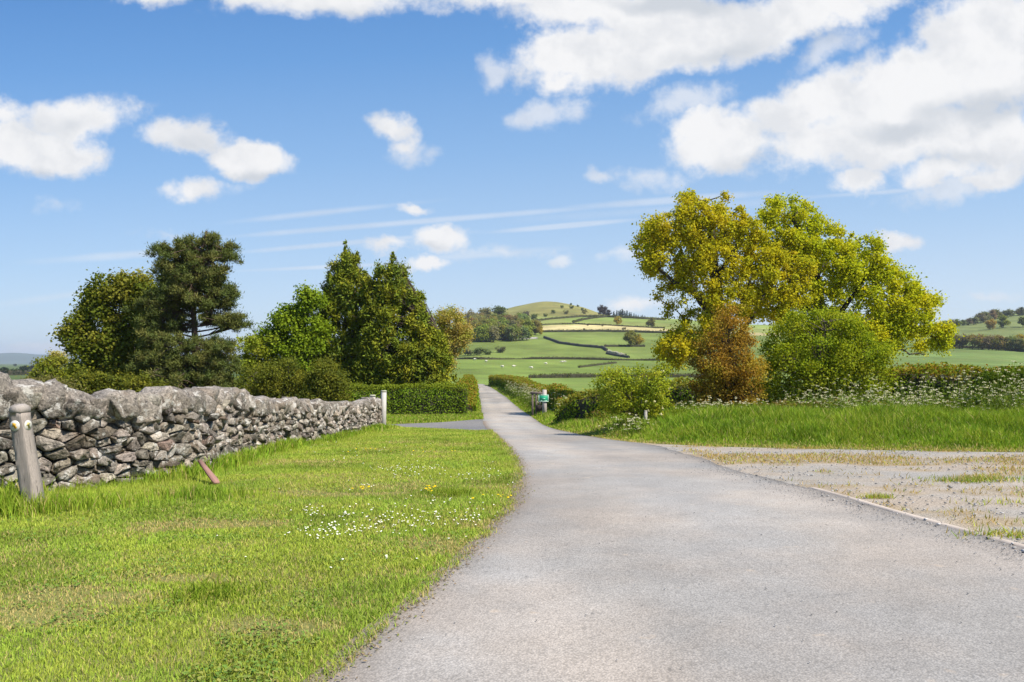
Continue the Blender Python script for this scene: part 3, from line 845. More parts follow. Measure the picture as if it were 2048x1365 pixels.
# ------------------------------------------------------------------ shrubs and small trees on the right verge
broadleaf('hawthorn_tree', 'rounded fresh green small tree standing in front of the oaks', 'tree',
          [(1508, 705), (1522, 662), (1552, 650), (1572, 622), (1600, 626), (1622, 600), (1650, 610), (1672, 598), (1700, 628), (1722, 632), (1740, 672), (1772, 694), (1776, 740), (1782, 775), (1760, 808), (1700, 812), (1640, 808), (1580, 812), (1530, 806), (1508, 770), (1515, 735)],
          28.0, 1660, 230, 150, .30, .08, .058, HAW, limbs=12, r0=.11, fork=.2, depth=.85, twig=.012, hollow=.25)
broadleaf('copper_shrub', 'upright copper orange leaved shrub with thin dark stems beside the green tree', 'shrub',
          [(1384, 700), (1402, 672), (1418, 632), (1444, 602), (1474, 610), (1496, 642), (1520, 688), (1530, 740), (1530, 800), (1500, 818), (1440, 818), (1390, 812), (1372, 765), (1374, 725)],
          27.0, 1467, 190, 120, .23, .07, .046, COPPER, limbs=10, r0=.06, fork=.15, depth=.85, twig=.010, hollow=.3, barkcol=(.06, .04, .03))
def blossom(cen):
    k = cen[(cen[:, 0] > (1290 - CX) / F * 25)]
    c = k[rng.integers(0, len(k), 26)] + rng.normal(size=(26, 3)) * .16 - np.array([0, .12, 0])
    m = 26 * 5
    p = np.repeat(c, 5, 0) + rng.normal(size=(m, 3)) * .018
    v, q = leaf_quads(p, nrm(unit(m) + np.array([0, -.8, .4])), unit(m), .055, .05)
    return v, q, np.repeat(np.array([[.72, .68, .42]]) * np.ones((m, 1)), 4, 0)
broadleaf('elder_bush', 'loose pale green bush dotted with cream blossom heads on the grass verge', 'bush',
          [(1188, 770), (1205, 742), (1236, 734), (1262, 722), (1290, 730), (1318, 722), (1352, 735), (1344, 765), (1336, 800), (1330, 832), (1270, 838), (1215, 830), (1184, 812)],
          25.0, 1282, 120, 85, .21, .075, .048, BUSH, limbs=9, r0=.05, fork=.2, depth=.9, twig=.009, hollow=.3, extra=blossom)

# ------------------------------------------------------------------ trees behind the wall
broadleaf('sycamore_tree', 'olive green broadleaf tree with a ragged crown beside the tall pine', 'tree',
          [(122, 664), (150, 640), (185, 600), (178, 562), (200, 548), (240, 552), (262, 540), (300, 546), (318, 590), (330, 660), (335, 720), (330, 800), (140, 800), (162, 745), (146, 700)],
          46.0, 262, 250, 210, .50, .17, .13, SYCO, limbs=10, r0=.2, fork=.4, depth=.75, up=.55, twig=.02)

def pine(name, label, plates, Y, trunk, per, L, W, pal, trunkcol, r0=.22):
    reseed(Y * 10)
    cen, rad = [], []
    s = Y / F
    for px, py, rx, ry in plates:
        n = max(5, int(rx * ry / 21))
        a = rng.random(n) * 2 * math.pi; r = np.sqrt(rng.random(n))
        ox, oy = np.cos(a) * r * rx, np.sin(a) * r
        dep = rng.normal(size=n) * rx * s * .6
        lift = (rng.random(n) - .5) * ry * 1.3 + (.4 - r) * ry * -.5
        cen.append(np.stack([(px + ox - CX) * s, Y + dep, H - (py + lift - HY) * s], 1)); rad.append(np.full(n, .26) * (.7 + .7 * rng.random(n)))
    cen, rad = np.concatenate(cen), np.concatenate(rad)
    mb = MB()
    base = np.array([(trunk[0][0] - CX) * s, Y, 0.0]); base[2] = gz(base[0], Y) - .05
    pts = np.array([base] + [at(x, y, Y) for x, y in trunk[1:]])
    t = np.linspace(0, len(pts) - 1, len(pts) * 5)
    pts = np.stack([np.interp(t, np.arange(len(pts)), pts[:, k]) for k in range(3)], 1)
    mb.tube(pts, np.linspace(r0, .05, len(pts)), 8, trunkcol)
    for px, py, rx, ry in plates:
        c = at(px, py + ry * .4, Y); k = np.argmin(np.abs(pts[:, 2] - (c[2] - .25 * abs(c[0] - np.interp(c[2], pts[:, 2], pts[:, 0])))))
        lb = bez(pts[k], (pts[k] + c) / 2 + np.array([0, 0, -.1]), c, 7); mb.tube(lb, np.linspace(.055, .02, 7), 5, trunkcol)
        d = np.hypot((cen[:, 0] - c[0]), (cen[:, 2] - c[2]))
        for j in np.nonzero(d < rx * s)[0][::2]:
            mb.tube(bez(lb[rng.integers(2, 7)], (c + cen[j]) / 2, cen[j], 4), np.linspace(.03, .012, 4), 4, trunkcol)
    crown = clump_leaves(cen, rad, per, L, W, pal, .3, .2, .9, .85, along=lambda p, d: d * .8 + np.array([0, 0, .75]), hollow=.1, jit=.3)
    return make_tree(name, label, 'tree', base, crown, mb, M_NEEDLE)
pine('pine_tree', 'tall dark pine with layered branches and a bare reddish trunk gap behind the wall',
     [(412, 478, 26, 14), (440, 492, 32, 12), (380, 488, 30, 12), (350, 498, 36, 14), (318, 502, 22, 9), (420, 512, 50, 14), (362, 522, 46, 14), (455, 512, 24, 8), (335, 535, 26, 14), (395, 542, 48, 14), (440, 540, 24, 9),
      (385, 572, 62, 16), (440, 580, 30, 16), (330, 588, 38, 18), (300, 604, 26, 20), (405, 598, 46, 12), (350, 618, 36, 14), (452, 588, 18, 8), (425, 612, 30, 12), (450, 636, 44, 12), (482, 642, 20, 9), (418, 640, 26, 10), (320, 646, 38, 18), (365, 640, 20, 8), (292, 655, 22, 18), (470, 652, 26, 8), (395, 556, 50, 12), (352, 560, 34, 14), (428, 560, 30, 10), (370, 600, 46, 14), (318, 622, 34, 16), (350, 650, 34, 12), (440, 606, 26, 10), (345, 575, 40, 14)],
     43.0, [(392, 800), (391, 700), (388, 640), (386, 590), (392, 540), (408, 490), (413, 462)], 150, .17, .034, PINE, (.085, .055, .04), .19)
pine('pine_tree', 'low bushy pine with dense dark boughs below the tall layered pine',
     [(350, 680, 40, 14), (300, 676, 26, 18), (385, 690, 34, 14), (430, 690, 40, 22), (450, 720, 30, 26), (390, 722, 50, 22), (330, 715, 42, 20), (290, 720, 26, 22), (350, 752, 60, 22), (430, 756, 46, 22), (300, 765, 34, 20), (465, 770, 20, 20), (390, 785, 70, 14)],
     41.5, [(372, 810), (374, 740), (376, 690)], 140, .17, .034, PINE, (.09, .06, .045), .12)

def conifer(name, label, poly, Y, basepx, apexpx, n, per, pal, leaders):
    reseed(basepx)
    cen = poly_clumps(poly, Y, n, 6, .7, .5)
    hz = (cen[:, 2] - cen[:, 2].min()) / np.ptp(cen[:, 2])
    cen = cen[fbm(cen[:, 0] / .75, cen[:, 2] / .6, int(basepx), 3) > .24 + .12 * hz]; n = len(cen)
    rad = .34 * (.6 + .8 * rng.random(n))
    for ax, ay in leaders:                 # narrow feathery spires
        t = rng.random(34) ** .8
        r_ = (1 - t) * 1.05 + .06
        tip = at(ax, ay - 2, Y)
        sp = np.stack([tip[0] + rng.normal(size=34) * r_ * .34, Y + rng.normal(size=34) * r_ * .34, tip[2] - (1 - t) * 3.4], 1)
        cen = np.concatenate([cen, sp]); rad = np.concatenate([rad, .10 + .20 * (1 - t)])
    n = len(cen)
    X = (basepx - CX) / F * Y
    base = np.array([X, Y, gz(X, Y) - .05])
    mb = MB()
    for ax, ay in leaders:
        top = at(ax, ay, Y)
        pts = bez(base, (base + top) / 2 + np.array([top[0] - X, 0, 0]) * .25, top, 12)
        mb.tube(pts[:11], np.linspace(.16, .012, 12)[:11], 7, (.05, .042, .03))
    for j in range(0, n, 2):
        c = cen[j]; z0 = c[2] - .35 * abs(c[0] - X) - .3
        k = np.argmin(np.abs(pts[:, 2] - z0)); mb.tube(bez(pts[k], (pts[k] + c) / 2 + np.array([0, 0, -.1]), c, 4), np.linspace(.03, .01, 4), 4, (.08, .06, .045))
    crown = clump_leaves(cen, rad, per, .22, .08, pal, .5, .25, .7, 1.15, along=lambda p, d: d * .8 + np.array([0, 0, .55]), hollow=.15, jit=.3)
    return make_tree(name, label, 'tree', base, crown, mb, M_NEEDLE)
conifer('cypress_tree', 'tall feathery cypress with a narrow pointed top beside the bright green sycamore',
        [(690, 484), (704, 500), (720, 508), (716, 535), (726, 560), (740, 600), (752, 660), (770, 730), (770, 800), (610, 800), (605, 740), (612, 680), (640, 640), (650, 600), (644, 560), (660, 540), (668, 520), (676, 515)],
        52.0, 690, 690, 330, 110, CYP, [(690, 484), (657, 545), (715, 508), (736, 590)])
conifer('cypress_tree', 'broad feathery cypress with two pointed tops standing over the clipped hedge',
        [(786, 508), (800, 525), (812, 545), (816, 572), (848, 582), (842, 600), (856, 630), (884, 665), (902, 705), (902, 790), (880, 800), (716, 800), (706, 740), (715, 680), (722, 620), (716, 570), (730, 540), (745, 560), (756, 525), (770, 540)],
        50.5, 795, 786, 430, 110, CYP, [(786, 508), (730, 545), (845, 588), (757, 527), (812, 545), (878, 660)])
broadleaf('sycamore_tree', 'vivid green young sycamore leaning out beside the pointed cypress', 'tree',
          [(540, 642), (560, 612), (595, 602), (598, 575), (620, 560), (642, 566), (655, 610), (655, 700), (640, 770), (560, 775), (535, 720), (520, 670)],
          50.0, 600, 130, 210, .46, .16, .12, BRIGHT, limbs=7, r0=.16, fork=.4, depth=.75, up=.5)
broadleaf('ash_tree', 'pale twiggy ash just coming into leaf at the edge of the tree group', 'tree',
          [(868, 622), (888, 610), (908, 610), (930, 628), (946, 650), (950, 680), (925, 700), (910, 735), (885, 770), (862, 760), (852, 690), (858, 650)],
          58.0, 880, 140, 110, .42, .14, .08, ASH, limbs=8, r0=.13, fork=.3, depth=.8, hollow=.3, barkcol=(.20, .17, .14), twig=.022)
broadleaf('maple_sapling', 'thin yellow green sapling between the low pine and the vivid sycamore', 'sapling',
          [(472, 690), (480, 668), (505, 662), (530, 668), (552, 655), (560, 690), (565, 800), (472, 800)],
          49.0, 505, 80, 140, .40, .14, .10, YELLOW, limbs=7, r0=.07, fork=.35, depth=.8, hollow=.3)
broadleaf('laurel_shrub', 'dark olive evergreen shrub behind the middle of the stone wall', 'shrub',
          [(478, 745), (492, 718), (512, 730), (530, 700), (552, 716), (580, 690), (604, 722), (618, 770), (612, 812), (478, 812)],
          40.0, 545, 90, 150, .36, .11, .065, SCRUB, limbs=7, r0=.07, fork=.25, depth=.8, hollow=.4)
broadleaf('laurel_shrub', 'mid green evergreen shrub between the cypresses and the stone wall', 'shrub',
          [(596, 770), (606, 730), (628, 740), (648, 706), (668, 738), (690, 742), (706, 785), (705, 815), (590, 815)],
          39.0, 650, 80, 150, .34, .11, .065, SCRUB, limbs=7, r0=.07, fork=.25, depth=.8, hollow=.4)
broadleaf('elder_bush', 'leafy dark green undergrowth bush under the ragged olive green tree', 'bush',
          [(130, 770), (160, 735), (200, 740), (240, 752), (290, 745), (330, 760), (340, 805), (120, 805)],
          38.0, 230, 110, 140, .36, .12, .08, SCRUB, limbs=7, r0=.06, fork=.25, depth=.8, hollow=.4)
broadleaf('scrub_bush', 'yellow green scrub bush beyond the wall under the distant plain', 'bush',
          [(60, 748), (68, 728), (90, 715), (115, 712), (140, 720), (170, 740), (165, 785), (70, 790)],
          60.0, 112, 90, 75, .45, .19, .13, YELLOW + SCRUB, limbs=7, r0=.06, fork=.25, depth=.8, hollow=.4)
broadleaf('thorn_tree', 'sparse twiggy thorn tree showing above the yellow green scrub', 'tree',
          [(90, 718), (98, 706), (112, 700), (128, 702), (142, 712), (140, 726), (98, 728)],
          75.0, 116, 34, 26, .36, .17, .1, ASH, limbs=7, r0=.1, fork=.6, depth=.8, hollow=.3, barkcol=(.10, .085, .07), twig=.03)
broadleaf('scrub_bush', 'straw coloured rough bush just over the coping near the waymark post', 'bush',
          [(30, 775), (60, 755), (100, 752), (140, 768), (170, 785), (160, 800), (40, 800)],
          30.0, 100, 90, 60, .3, .16, .03, [(.17, .165, .05), (.21, .18, .075), (.13, .14, .035)], limbs=6, r0=.04, fork=.2, depth=.8, hollow=.2)

# ------------------------------------------------------------------ hedges
def hedge(name, label, path, width, height, L, W, dens, pal, toppal=None, group=None, cat='hedge', lift=0.0, rough=.25, topfrac=.7, core=True, hs=None, sink=0.0):
    """Leafy shell with a twiggy heart along a ground path; height may vary with the distance along it (hs)."""
    p, s = arc(path); tot = s[-1]
    hf = (lambda q: np.interp(q / tot, *zip(*hs))) if hs else (lambda q: np.full_like(np.asarray(q, float), height))
    per = 2 * height + width
    n = int(dens * tot * per)
    q = rng.random(n) * tot
    x, y = np.interp(q, s, p[:, 0]), np.interp(q, s, p[:, 1])
    i = np.clip(np.searchsorted(s, q) - 1, 0, len(p) - 2)
    d = (p[i + 1] - p[i]) / np.maximum(s[i + 1] - s[i], 1e-6)[:, None]
    nx, ny = -d[:, 1], d[:, 0]
    g = ground_z(x, y)
    hh = hf(q)
    side = rng.random(n) * (2 * height + width)
    lat = np.where(side < height, -1.0, np.where(side < 2 * height, 1.0, 0.0))
    top = lat == 0
    bul = 1 + rough * 2 * (fbm(q / (height * .7), side * 0 + lat * 3, 11) - .5)
    z = np.where(top, hh, rng.random(n) ** .85 * hh)
    l = np.where(top, (rng.random(n) - .5) * width, lat * width * .5)
    rnd_in = 1 - .28 * rng.random(n) ** 2
    corner = 1 - .18 * sstep(z / hh, .7, 1.0)
    l = l * bul * rnd_in * np.where(top, 1, corner)
    z = z * np.where(top, 1 + rough * (fbm(q / (height * .5), l / (height * .5) + 40, 19) - .5) * 1.2, 1) * np.where(top, rnd_in ** .5, 1)
    P = np.stack([x + nx * l, y + ny * l, g + z + lift - sink], 1) + rng.normal(size=(n, 3)) * L * .35
    o = np.stack([nx * lat, ny * lat, np.where(top, 1.0, .25)], 1)
    nn = nrm(o * .6 + unit(n) * .85)
    v, qd = leaf_quads(P, nn, unit(n), L * (.7 + .6 * rng.random(n)), W * (.7 + .6 * rng.random(n)))
    c = pal_pick(pal, n)
    if toppal is not None:
        k = (z / hh > topfrac + .25 * (fbm(q / 1.5, z * 0, 23) - .5))[:, None]
        c = np.where(k, pal_pick(toppal, n), c)
    c = c * (.7 + .5 * fbm(q / (height * .6), z / (height * .4), 29))[:, None] * (.8 + .4 * rng.random((n, 1)))
    root = p[0]
    base = np.array([p[len(p) // 2][0], p[len(p) // 2][1], 0.0]); base[2] = gz(base[0], base[1])
    e = empty(name, base, label, cat, group)
    mesh_obj('foliage', mesh_np('foliage', v - base, qd, col=np.repeat(c, 4, 0)), M_LEAF, e)
    if core:
        m = max(6, int(tot / max(height * .35, .5)))
        qq = np.linspace(0, tot, m)
        cx, cy = np.interp(qq, s, p[:, 0]), np.interp(qq, s, p[:, 1])
        dd = np.gradient(np.stack([cx, cy], 1), axis=0); dd /= np.linalg.norm(dd, axis=1, keepdims=True)
        prof = [(-.36, -.05), (-.38, .5), (-.28, .82), (0, .87), (.28, .82), (.38, .5), (.36, -.05)]
        V = []
        for a in range(m):
            bz = gz(cx[a], cy[a]); H_ = float(hf(qq[a]))
            for u_, w_ in prof:
                j = 1 + .18 * (random.random() - .5)
                V.append((cx[a] - dd[a, 1] * u_ * width * j, cy[a] + dd[a, 0] * u_ * width * j, bz + w_ * H_ * j + lift - sink))
        k = len(prof)
        q_ = [(a * k + b, a * k + b + 1, (a + 1) * k + b + 1, (a + 1) * k + b) for a in range(m - 1) for b in range(k - 1)]
        mb = MB(); mb.add(np.array(V) - base, q_, t=[], col=(.045, .042, .022))
        for a in (0, m - 1):
            mb.add(np.array(V[a * k:(a + 1) * k]) - base, [(0, 1, 5, 6), (1, 2, 4, 5)], t=[(2, 3, 4)], col=(.045, .042, .022))
        mb.build('twigs', M_BARK, e)
    return e

def G(px, Y):            # ground plan point on bearing px at distance Y
    return ((px - CX) / F * Y, Y)

hedge('clipped_hedge', 'clipped dark green hedge by the lane mouth under the cypresses', [G(600, 44.5), G(700, 45.0), G(800, 45.6), G(934, 46.0)], 1.5, 1.78, .10, .07, 420, HEDGE, [(.22, .27, .028), (.18, .23, .025)], topfrac=.85, rough=.28)
hedge('lane_hedge', 'low orange tipped hedge running along the far bend of the lane', [G(928, 50), G(934, 62), G(937, 85), G(938, 120), G(936, 150)], 1.5, 1.9, .13, .09, 200, HEDGE, RED + HEDGE, topfrac=.70, rough=.25, hs=[(0, .5), (.06, 1.5), (.12, 1.8), (1, 1.9)])
hedge('roadside_hedge', 'reddish topped hedge following the lane behind the white cow parsley', [(3.6, 40.5), (3.2, 47), (2.6, 62), (1.2, 90), (-.6, 125), (-3.6, 150)], 1.6, 1.75, .13, .09, 200, HEDGE + [(.20, .20, .03)], RED + HEDGE + [(.26, .24, .05)], topfrac=.66, rough=.5, hs=[(0, .4), (.04, 1.0), (.1, 1.5), (.3, 1.35), (.5, 1.85), (1, 1.75)])
hedge('field_hedge', 'dark green hedge behind the cream blossomed bush and the green sign', [G(1135, 36), G(1185, 34), G(1260, 33), G(1400, 31.5), G(1540, 31)], 1.5, 1.35, .11, .075, 260, HEDGE + [(.10, .12, .02)], [(.22, .25, .03), (.27, .22, .04), (.18, .22, .03)], topfrac=.75, rough=.45, hs=[(0, .45), (.06, 1.1), (.2, 1.4), (1, 1.35)])
hedge('field_hedge', 'thick hedge with orange tinted top behind the white cow parsley', [G(1760, 29.5), G(1850, 28.4), G(1960, 27.4), G(2120, 26), (26, 22.5)], 1.7, 1.72, .10, .07, 330, HEDGE, RED + HEDGE + [(.28, .25, .04), (.24, .22, .03)], topfrac=.74, rough=.35)
broadleaf('holly_bush', 'glossy deep green bush swelling out of the orange tinted hedge', 'bush',
          [(1946, 770), (1960, 748), (1990, 738), (2030, 736), (2080, 740), (2110, 770), (2110, 815), (2040, 812), (1980, 800), (1950, 792)],
          25.5, 2020, 150, 100, .24, .085, .055, [(.075, .12, .014), (.11, .165, .016), (.05, .085, .014)], limbs=8, r0=.05, fork=.25, depth=.7, hollow=.45)
broadleaf('elder_bush', 'small vivid green bush poking above the orange tinted hedge line', 'bush',
          [(1828, 748), (1836, 736), (1852, 730), (1868, 735), (1876, 748), (1874, 775), (1830, 775)], 31.5, 1852, 40, 80, .2, .10, .06, BRIGHT, limbs=5, r0=.04, fork=.4, depth=.8)

# ------------------------------------------------------------------ dry stone wall
def ico(sub):
    import bmesh
    bm = bmesh.new(); bmesh.ops.create_icosphere(bm, subdivisions=sub, radius=1)
    v = np.array([x.co[:] for x in bm.verts]); f = np.array([[w.index for w in x.verts] for x in bm.faces]); bm.free()
    return v, f
ICO3, ICO1, ICO2 = ico(3), ico(1), ico(2)
def rock(size, ico_=ICO3, planes=9, boxy=.62, rough=.05, seed=None):
    v, f = ico_; v = v.copy()
    v = np.sign(v) * np.abs(v) ** boxy
    for n in unit(planes):
        lim = .62 + .34 * random.random()
        d = v @ n - lim; k = d > 0
        v[k] -= n * d[k][:, None] * .92
    o = random.random() * 99
    nz = np.array([mnoise.noise(Vector(p * 1.7) + Vector((o, o, o))) for p in v]); nz2 = np.array([mnoise.noise(Vector(p * 4.2) + Vector((o, 3, o))) for p in v])
    v = v * (1 + rough * 1.6 * nz + rough * 1.2 * nz2)[:, None]
    return v * np.asarray(size), f

def stone_wall():
    reseed(77)
    pts = np.array(WALL, float)
    for _ in range(2):                                    # round the bend a little
        a, b = pts[:-1], pts[1:]
        pts = np.concatenate([pts[:1], np.stack([a * .75 + b * .25, a * .25 + b * .75], 1).reshape(-1, 2), pts[-1:]])
    p, s = arc(pts); tot = s[-1]
    def P(q): return np.stack([np.interp(q, s, p[:, 0]), np.interp(q, s, p[:, 1])], -1)
    def Nn(q):
        d = P(np.asarray(q) + .15) - P(np.asarray(q) - .15); d = d / (np.linalg.norm(d, axis=-1, keepdims=True) + 1e-9)
        return np.stack([d[..., 1], -d[..., 0]], -1)
    tp = [(-400, 776), (-30, 776), (30, 766), (80, 769), (150, 779), (220, 781), (260, 786), (300, 789), (360, 777), (440, 776), (500, 786), (520, 799), (560, 799), (600, 799), (640, 804), (700, 808), (740, 800), (770, 797)]
    def top_z(q):
        c = P(q); px = CX + c[..., 0] / c[..., 1] * F
        return H - (np.interp(px, *zip(*tp)) - HY) / F * c[..., 1]
    COPE = .30
    base = np.array([*P(np.array(tot * .45)), 0.0]); base[2] = gz(base[0], base[1])
    root = empty('stone_wall', base, 'grey dry stone wall with a lumpy lichen spotted coping bordering the lawn', 'wall')
    # --- rubble face: irregular cells over the face, each one a bulging stone
    SX, SZ = .185, .12
    seeds = []
    ns = int(tot / SX)
    for i in range(ns + 1):
        q = i * SX
        hb = float(top_z(np.array(min(q, tot)))) - COPE - gz(*P(np.array(min(q, tot))))
        nz = max(3, int(round(hb / SZ)))
        for j in range(nz + 1):
            seeds.append(((i + .5 * (j % 2) + .75 * (random.random() - .5)) * SX, (j + .5 + .75 * (random.random() - .5)) * SZ))
    seeds = np.array(seeds)
    keep = rng.random(len(seeds)) > .16
    seeds = seeds[keep]
    sc = np.array([1, 1.45])
    S2 = seeds * sc
    V, FQ, FT, CC, n0 = [], [], [], [], 0
    order = np.argsort(S2[:, 0]); S2 = S2[order]; seeds = seeds[order]
    for a in range(len(S2)):
        cx, cy = S2[a]
        if not (0.02 < seeds[a, 0] < tot): continue
        lo, hi = np.searchsorted(S2[:, 0], cx - .85), np.searchsorted(S2[:, 0], cx + .85)
        poly = [(cx - .3, cy - .3), (cx + .3, cy - .3), (cx + .3, cy + .3), (cx - .3, cy + .3)]
        for b in range(lo, hi):
            if b == a: continue
            bx, by = S2[b]; mx, my = (cx + bx) / 2, (cy + by) / 2; dx, dy = bx - cx, by - cy
            if dx * dx + dy * dy > .75: continue
            outp = []
            for k in range(len(poly)):
                A, B = poly[k], poly[(k + 1) % len(poly)]
                da, db = (A[0] - mx) * dx + (A[1] - my) * dy, (B[0] - mx) * dx + (B[1] - my) * dy
                if da <= 0: outp.append(A)
                if da * db < 0:
                    t = da / (da - db); outp.append((A[0] + t * (B[0] - A[0]), A[1] + t * (B[1] - A[1])))
            poly = outp
            if len(poly) < 3: break
        if len(poly) < 3: continue
        pl = np.array(poly) / sc
        c = pl.mean(0)
        pl = np.stack([pl * .9 + np.roll(pl, -1, 0) * .1, pl * .12 + np.roll(pl, -1, 0) * .88], 1).reshape(-1, 2); pl = pl + rng.normal(size=pl.shape) * .006
        gap = .006 + .010 * random.random()
        dd = np.linalg.norm(pl - c, axis=1, keepdims=True)
        pl = c + (pl - c) * np.maximum(.5, 1 - gap / dd)
        m = len(pl); r = dd.mean()
        tiltx, tilty = random.gauss(0, .38), random.gauss(-.05, .36)
        d0 = random.uniform(-.085, .055)
        rings = []
        for k_, (scale, dep) in enumerate(((1.0, -.14), (1.02, d0 - .03), (.95, d0 + .012 + r * .10), (.74, d0 + .01 + r * .17), (.38, d0 + .01 + r * .19))):
            q2 = c + (pl - c) * scale
            if k_ > 0: q2 = q2 + rng.normal(size=q2.shape) * .006
            depv = dep + ((q2[:, 0] - c[0]) * tiltx + (q2[:, 1] - c[1]) * tilty) * (k_ > 0) + rng.normal(size=m) * .007 * (k_ > 0)
            rings.append((q2, depv))
        q2 = np.concatenate([x[0] for x in rings] + [c[None]]); dep = np.concatenate([x[1] for x in rings] + [[d0 + .01 + r * .20]])
        g = ground_z(*P(q2[:, 0]).T)
        xy = P(q2[:, 0]) + Nn(q2[:, 0]) * (dep - .06 * q2[:, 1])[:, None]
        V.append(np.column_stack([xy, g + q2[:, 1] - .06]))
        nr = len(rings)
        i = np.arange(m); j = (i + 1) % m
        for k in range(nr - 1):
            FQ.append(np.stack([k*m + i, k*m + j, (k+1)*m + j, (k+1)*m + i], 1) + n0)
        FT.append(np.stack([(nr-1)*m + i, (nr-1)*m + j, np.full(m, nr*m)], 1) + n0)
        base_c = np.array([.235, .208, .176]) * random.uniform(.5, 1.6) * np.array([random.uniform(.97, 1.06), 1, random.uniform(.9, 1.03)])
        if random.random() < .02: base_c = np.array([.25, .18, .145])
        CC.append(np.broadcast_to(base_c, (len(q2), 3))); n0 += len(q2)
    V = np.concatenate(V) - base
    mesh_obj('rubble_face', mesh_np('rubble_face', V, np.concatenate(FQ), np.concatenate(FT), np.concatenate(CC)), M_STONE, root)
    # --- earth and hearting behind the face, with the far side
    qs = np.linspace(0, tot, 120); mb = MB(); rings = []
    for q in qs:
        c, nn = P(q), Nn(q); g = gz(*c); t = float(top_z(np.array(q))) - COPE * .7
        for off, z in ((-.11, g - .2), (-.17, t), (-.50, t), (-.58, g - .2)):
            rings.append((c[0] + nn[0] * off, c[1] + nn[1] * off, z))
    q_ = [(a*4 + k, a*4 + (k+1) % 4, (a+1)*4 + (k+1) % 4, (a+1)*4 + k) for a in range(len(qs) - 1) for k in range(4)]
    q_ += [(0, 1, 2, 3), tuple((len(qs)-1)*4 + k for k in (3, 2, 1, 0))]
    mb.add(np.array(rings) - base, q_, col=(.06, .055, .048))
    mb.build('hearting', M_STONE, root)
    # --- end stones at the gateway and coping stones
    q, done = .2, False
    while q < tot:
        ln = random.uniform(.24, .58)
        qc = min(q + ln / 2, tot)
        c, nn = P(qc), Nn(qc); px = CX + c[0] / c[1] * F
        hgt = random.uniform(.30, .40)
        tz = float(top_z(np.array(qc))) + random.uniform(-.04, .04)
        big = False
        if big:
            done = True; ln = .34; tz = H - (741 - HY) / F * c[1]; hgt = .60
        v, f = rock((ln * .60, .28, hgt * .62), planes=11, boxy=.5, rough=.12)
        if random.random() < .35: v[:, 2] += np.maximum(0, v[:, 0] * random.choice((-1, 1))) * .25
        a = math.atan2(nn[1], nn[0]) + math.pi / 2
        R = np.array([[math.cos(a), -math.sin(a), 0], [math.sin(a), math.cos(a), 0], [0, 0, 1]])
        v = v @ R.T + np.array([c[0] - nn[0] * .25, c[1] - nn[1] * .25, tz - hgt * .55])
        cb = np.array([.255, .224, .19]) * random.uniform(.8, 1.2)
        cpos = np.array([c[0] - nn[0] * .25, c[1] - nn[1] * .25, tz - hgt * .55])
        o = mesh_obj('coping_stone', mesh_np('coping_stone', v - cpos, tris=f, col=np.broadcast_to(cb, v.shape)), M_STONE, root)
        o.location = cpos - base
        q += ln * .86
    qq = np.linspace(0, tot, 2000); cc_ = P(qq); q0 = qq[np.argmin(np.abs(CX + cc_[:, 0] / cc_[:, 1] * F - 4))]      # the tall end of the coping
    c, nn = P(np.array(q0)), Nn(np.array(q0)); v, f = rock((.20, .26, .33), planes=12, boxy=.75, rough=.08)
    v[:, 2] = (v[:, 2] - v[:, 2].min()) / np.ptp(v[:, 2]) * .62 - .32; v[:, 0] += v[:, 2] * -.12
    cpos = np.array([c[0] - nn[0] * .2, c[1] - nn[1] * .2, H - (740 - HY) / F * c[1] - .30])
    o = mesh_obj('coping_stone', mesh_np('coping_stone', v, tris=f, col=np.broadcast_to(np.array([.225, .20, .17]), v.shape)), M_STONE, root); o.location = cpos - base
    ec, en = P(np.array(tot)), Nn(np.array(tot - .1))
    g = gz(*ec); k = 0
    z = g + .02
    while z < g + .95:
        hh = random.uniform(.12, .2)
        v, f = rock((.17, .30, hh * .62), ICO2)
        a = math.atan2(en[1], en[0]) + math.pi / 2
        R = np.array([[math.cos(a), -math.sin(a), 0], [math.sin(a), math.cos(a), 0], [0, 0, 1]])
        cpos = np.array([ec[0] - en[0] * .26, ec[1] - en[1] * .26, z + hh / 2])
        o = mesh_obj('end_stone', mesh_np('end_stone', v @ R.T, tris=f, col=np.broadcast_to(np.array([.24, .22, .2]) * random.uniform(.8, 1.2), v.shape)), M_STONE, root)
        o.location = cpos - base
        z += hh
    return P, Nn, tot
WP, WN, WTOT = stone_wall()

# ------------------------------------------------------------------ posts, sign, board
def disc(mb, c, n, r, col, thick=.006, seg=24):
    n = np.array(n, float); n /= np.linalg.norm(n); t = np.cross(n, [0, 0, 1.0]); t /= np.linalg.norm(t); b = np.cross(t, n)
    a = np.linspace(0, 2 * math.pi, seg, endpoint=False)
    ring = np.cos(a)[:, None] * t * r + np.sin(a)[:, None] * b * r
    v = np.concatenate([c + ring, c + ring * .97 + n * thick, [c + n * thick]])
    i = np.arange(seg); j = (i + 1) % seg
    mb.add(v, np.stack([i, j, j + seg, i + seg], 1), np.stack([i + seg, j + seg, np.full(seg, 2 * seg)], 1), col)
    return t, b, n

